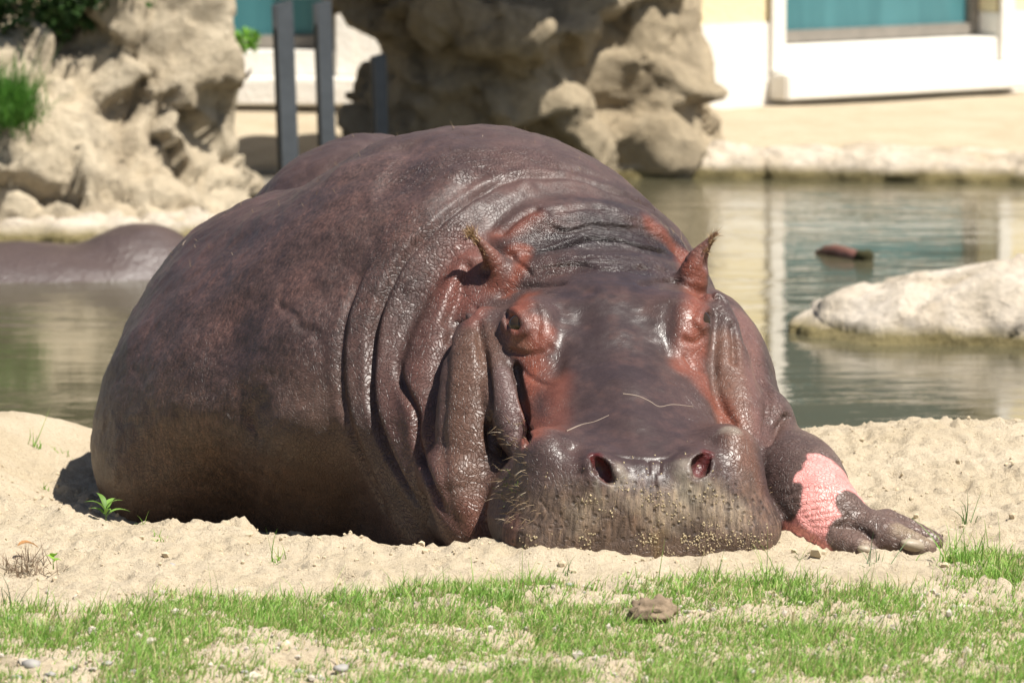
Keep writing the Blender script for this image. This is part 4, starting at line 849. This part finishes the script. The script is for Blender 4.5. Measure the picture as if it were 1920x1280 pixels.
# soil clod with moss, dry litter
V, F = icosphere(4); nn = fbm(V[:, 0]*3, V[:, 1]*3, V[:, 2]*3, 5, 91); V = V*(1 + .45*nn)[:, None]*np.array((.042, .035, .032)); c = on_ground(1222, 1165)
tag(link('soil_clod', mesh_from('soil_clod', V, F), plain('dry_soil', (0.27, 0.20, 0.135), .95, .1, .55, 60, .004), loc=tuple(c + (0, 0, .012))), 'fuzzy brown clod of soil lying in the grass', 'clod')
c = on_ground(52, 1062); n_ = 130; xs = c[0] + RNG.normal(size=n_)*.030; ys = c[1] + RNG.normal(size=n_)*.035
V, F, C = blades(np.stack([xs, ys, ground_z(xs, ys) + .004], 1), RNG.uniform(.02, .06, n_), .0022, 2.5, .2, None, 3, np.array([.22, .155, .10]), 0)
tag(tinted('plant_litter', V, F, C, grass_m, None, tuple(c)), 'heap of dry brown plant litter on the sand', 'litter')
LV, LF = leaf_mesh(.045, .024); c = on_ground(32, 1045); V = LV @ np.array(Matrix.Rotation(.4, 3, 'Z')).T + (0, 0, .022); me = mesh_from('dead_leaf', V, LF); set_attr(me, 'tint', np.tile(np.array([.42, .22, .09]), (len(V), 1))); tag(link('dead_leaf', me, foliage_m, loc=tuple(c)), 'orange brown dead leaf lying on the dry litter', 'leaf')
# pebbles
peb_m = plain('pebble_stone', (0.33, 0.31, 0.285), .8, .3, .35, 40); IV2, IF2 = icosphere(2)
spots = [(172, 1042, .012, 0), (322, 1060, .010, 0), (60, 1250, .020, 0), (140, 1256, .013, 0), (250, 1262, .012, 0), (1068, 1098, .010, 0), (1405, 1262, .014, 0), (1210, 1235, .009, 0), (1510, 1118, .008, 0), (560, 1262, .012, 0), (640, 1255, .015, 0), (690, 1240, .010, 0), (460, 1262, .010, 0), (1640, 1205, .010, 0), (1275, 1065, .006, 0), (30, 1275, .014, 0), (200, 1245, .010, 0), (95, 1268, .012, 0), (600, 1274, .010, 0), (860, 1180, .008, 0), (1560, 1185, .009, 0), (745, 1100, .006, 0), (590, 1108, .006, 0), (300, 1118, .007, 0)]
for px, py, r, _ in spots:
    r *= .72; c = on_ground(px, py); V = IV2*(1 + .55*fbm(IV2[:, 0]*1.5 + px, IV2[:, 1]*1.5, IV2[:, 2]*1.5, 2, 3))[:, None]*np.array((r*1.15, r, r*.62)); tag(link('pebble', mesh_from('pebble', V, IF2), peb_m, loc=tuple(c + (0, 0, r*.25))), 'small grey pebble lying on the sand or in the grass', 'pebble', 'pebbles scattered on the sand and lawn')
# crumbs of sand and gravel
n0 = 7000; X = RNG.uniform(-1.25, 1.3, n0); Y = RNG.uniform(-1.4, 1.6, n0); d = HS(np.stack([X, Y, 0*X], 1)); k = (d > -.02) & (RNG.uniform(0, 1, n0) < .25 + .75*np.exp(-((d - .06)/.10)**2) + .5*smooth(0, .5, fbm(X*4, Y*4, 0*X, 2, 95))); X = X[k]; Y = Y[k]
r = RNG.gamma(1.6, .0011, len(X)) + .0010; Z = ground_z(X, Y); V, F = scatter(np.stack([X, Y, Z + r*.2], 1), r, .3)
tag(link('sand_crumbs', mesh_from('sand_crumbs', V, F, False), plain('sand_crumb', (0.50, 0.41, 0.28), .95, .15, .15, 25)), 'loose crumbs of dry sand scattered over the bank', 'sand', kind='stuff')
n0 = 1500; X = RNG.uniform(-1.2, 1.2, n0); Y = RNG.uniform(-1.45, -.35, n0); k = RNG.uniform(0, 1, n0) < .25 + .75*smooth(.1, -.3, fbm(X*4.5, Y*6, 0*X, 3, 73)); X = X[k]; Y = Y[k]; r = RNG.gamma(3, .0011, len(X)) + .001
V, F = scatter(np.stack([X, Y, ground_z(X, Y) + r*.2], 1), r, .25); gm = Mat('gravel'); gm.set(Base_Color=gm.ramp(gm.noise(70, 2, .5, gm.coord()), [(.3, (.22, .20, .17)), (.5, (.40, .35, .28)), (.7, (.52, .46, .37))]), Roughness=.85)
tag(link('gravel', mesh_from('gravel', V, F, False), gm.m), 'fine pale gravel between the blades of grass', 'gravel', kind='stuff')
# dry grass stems on the snout, green scraps at the mouth corner
straw_m = plain('straw', (0.27, 0.21, 0.165), .7, .3)
for pix, lab in (([(1168, 738), (1195, 742), (1218, 752), (1236, 762), (1262, 758), (1300, 762)], 'pale dry grass stem lying across the middle of the hippo\'s snout'), ([(1062, 808), (1090, 796), (1115, 790), (1142, 778)], 'pale curved grass stem lying above the hippo\'s nostril')):
    pp = [on_hide(*p) for p in spline(pix, 5)]; pp = [(a, b) for a, b in pp if a is not None]; V = []; F = []
    for i, (a, b) in enumerate(pp):
        t = pp[min(i+1, len(pp)-1)][0] - pp[max(i-1, 0)][0]; t /= np.linalg.norm(t); s_ = np.cross(t, b); w = .0017*(1 - .5*i/len(pp)); q = a - b*.0002; V += [q + s_*w, q + b*w, q - s_*w, q - b*w]
    for i in range(len(pp) - 1):
        for j in range(4): F.append((4*i + j, 4*i + (j+1) % 4, 4*i + 4 + (j+1) % 4, 4*i + 4 + j))
    o_ = pp[0][0]; tag(link('straw', mesh_from('straw', np.array(V) - o_, np.array(F)), straw_m, loc=tuple(o_)), lab, 'straw')
R_ = []
for i in range(46):
    p, n = on_hide(RNG.normal(952, 9), RNG.normal(905, 16))
    if p is not None: R_.append(p)
V, F, C = blades(np.array(R_), RNG.uniform(.008, .022, len(R_)), .0018, 1.5, .4, np.array([0, -.8, -.3]), 3, np.array([.22, .30, .08]), .2); tag(tinted('grass_scrap', V, F, C, grass_m, None, tuple(R_[0])), 'scraps of chewed grass stuck at the corner of the hippo\'s mouth', 'grass scraps', kind='stuff')
# ---------------------------------------------------------------- plants on the cliff
def crown(n, c, r, L, w, col, seed, parent):
    rg = np.random.default_rng(seed); q = rg.normal(size=(n, 3)); q /= np.linalg.norm(q, axis=1, keepdims=True); rad = rg.uniform(.35, 1, n)**.5; lump = 1 + .35*fbm(q[:, 0]*2.5, q[:, 1]*2.5, q[:, 2]*2.5, 2, seed)
    P = np.array(c) + q*np.array(r)*(rad*lump)[:, None]; D = q*.6 + rg.normal(size=(n, 3))*.7 + (0, 0, .2); D /= np.linalg.norm(D, axis=1, keepdims=True)
    s = np.cross(D, rg.normal(size=(n, 3))); s /= np.linalg.norm(s, axis=1, keepdims=True); V = np.stack([P, P + D*L*.5 + s*w*.5, P + D*L, P + D*L*.5 - s*w*.5], 1).reshape(-1, 3); F = np.arange(4*n).reshape(n, 4)
    C = np.repeat(np.array(col)*rg.uniform(.6, 1.4, (n, 1)), 4, 0); o = tinted('foliage', V, F, C, foliage_m, parent); o['kind'] = 'stuff'; return o
def shrub(px, py, y, r, n, col, label, seed, L=.05, w=.022):
    b = np.array(at_y(px, py, y)); o = link('shrub', None, loc=tuple(b)); tag(o, label, 'shrub'); crown(n, (0, 0, r[2]*.6), r, L, w, col, seed, o)
    V, F = strips(np.zeros((7, 3)) + (0, 0, -.12), [(math.cos(a)*.5, math.sin(a)*.5, 1) for a in range(7)], [r[2]*1.2]*7, .012, .1, 3); me = mesh_from('stems', V, F); link('stems', me, plain('woody_stem', (.12, .08, .05), .8), o)
shrub(70, 30, 9.95, (.30, .22, .17), 2600, (.035, .075, .018), 'dark green shrub spreading over the top of the rock cliff', 3)
shrub(215, 10, 10.05, (.17, .18, .10), 1200, (.045, .11, .022), 'lighter green bush on the crest of the rock cliff', 4)
shrub(-120, 10, 9.9, (.28, .22, .20), 1600, (.04, .085, .02), 'green bush at the outer end of the rock cliff', 5)
shrub(462, 88, 10.2, (.035, .04, .035), 160, (.16, .34, .04), 'small bright green plant in a crack of the cliff', 6, .035, .012)
b = at_y(8, 215, 9.45); n_ = 900; q = RNG.normal(size=(n_, 3))*np.array((.050, .06, .03)); V, F, C = blades(b + q, RNG.uniform(.08, .24, n_), .006, .35, .5, np.array([.15, -.25, 0]), 4, np.array([.085, .22, .03]), 0)
tag(tinted('grass_clump', V, F, C, grass_m, None, tuple(b)), 'long green grass clump hanging on the face of the rock cliff', 'grass clump')
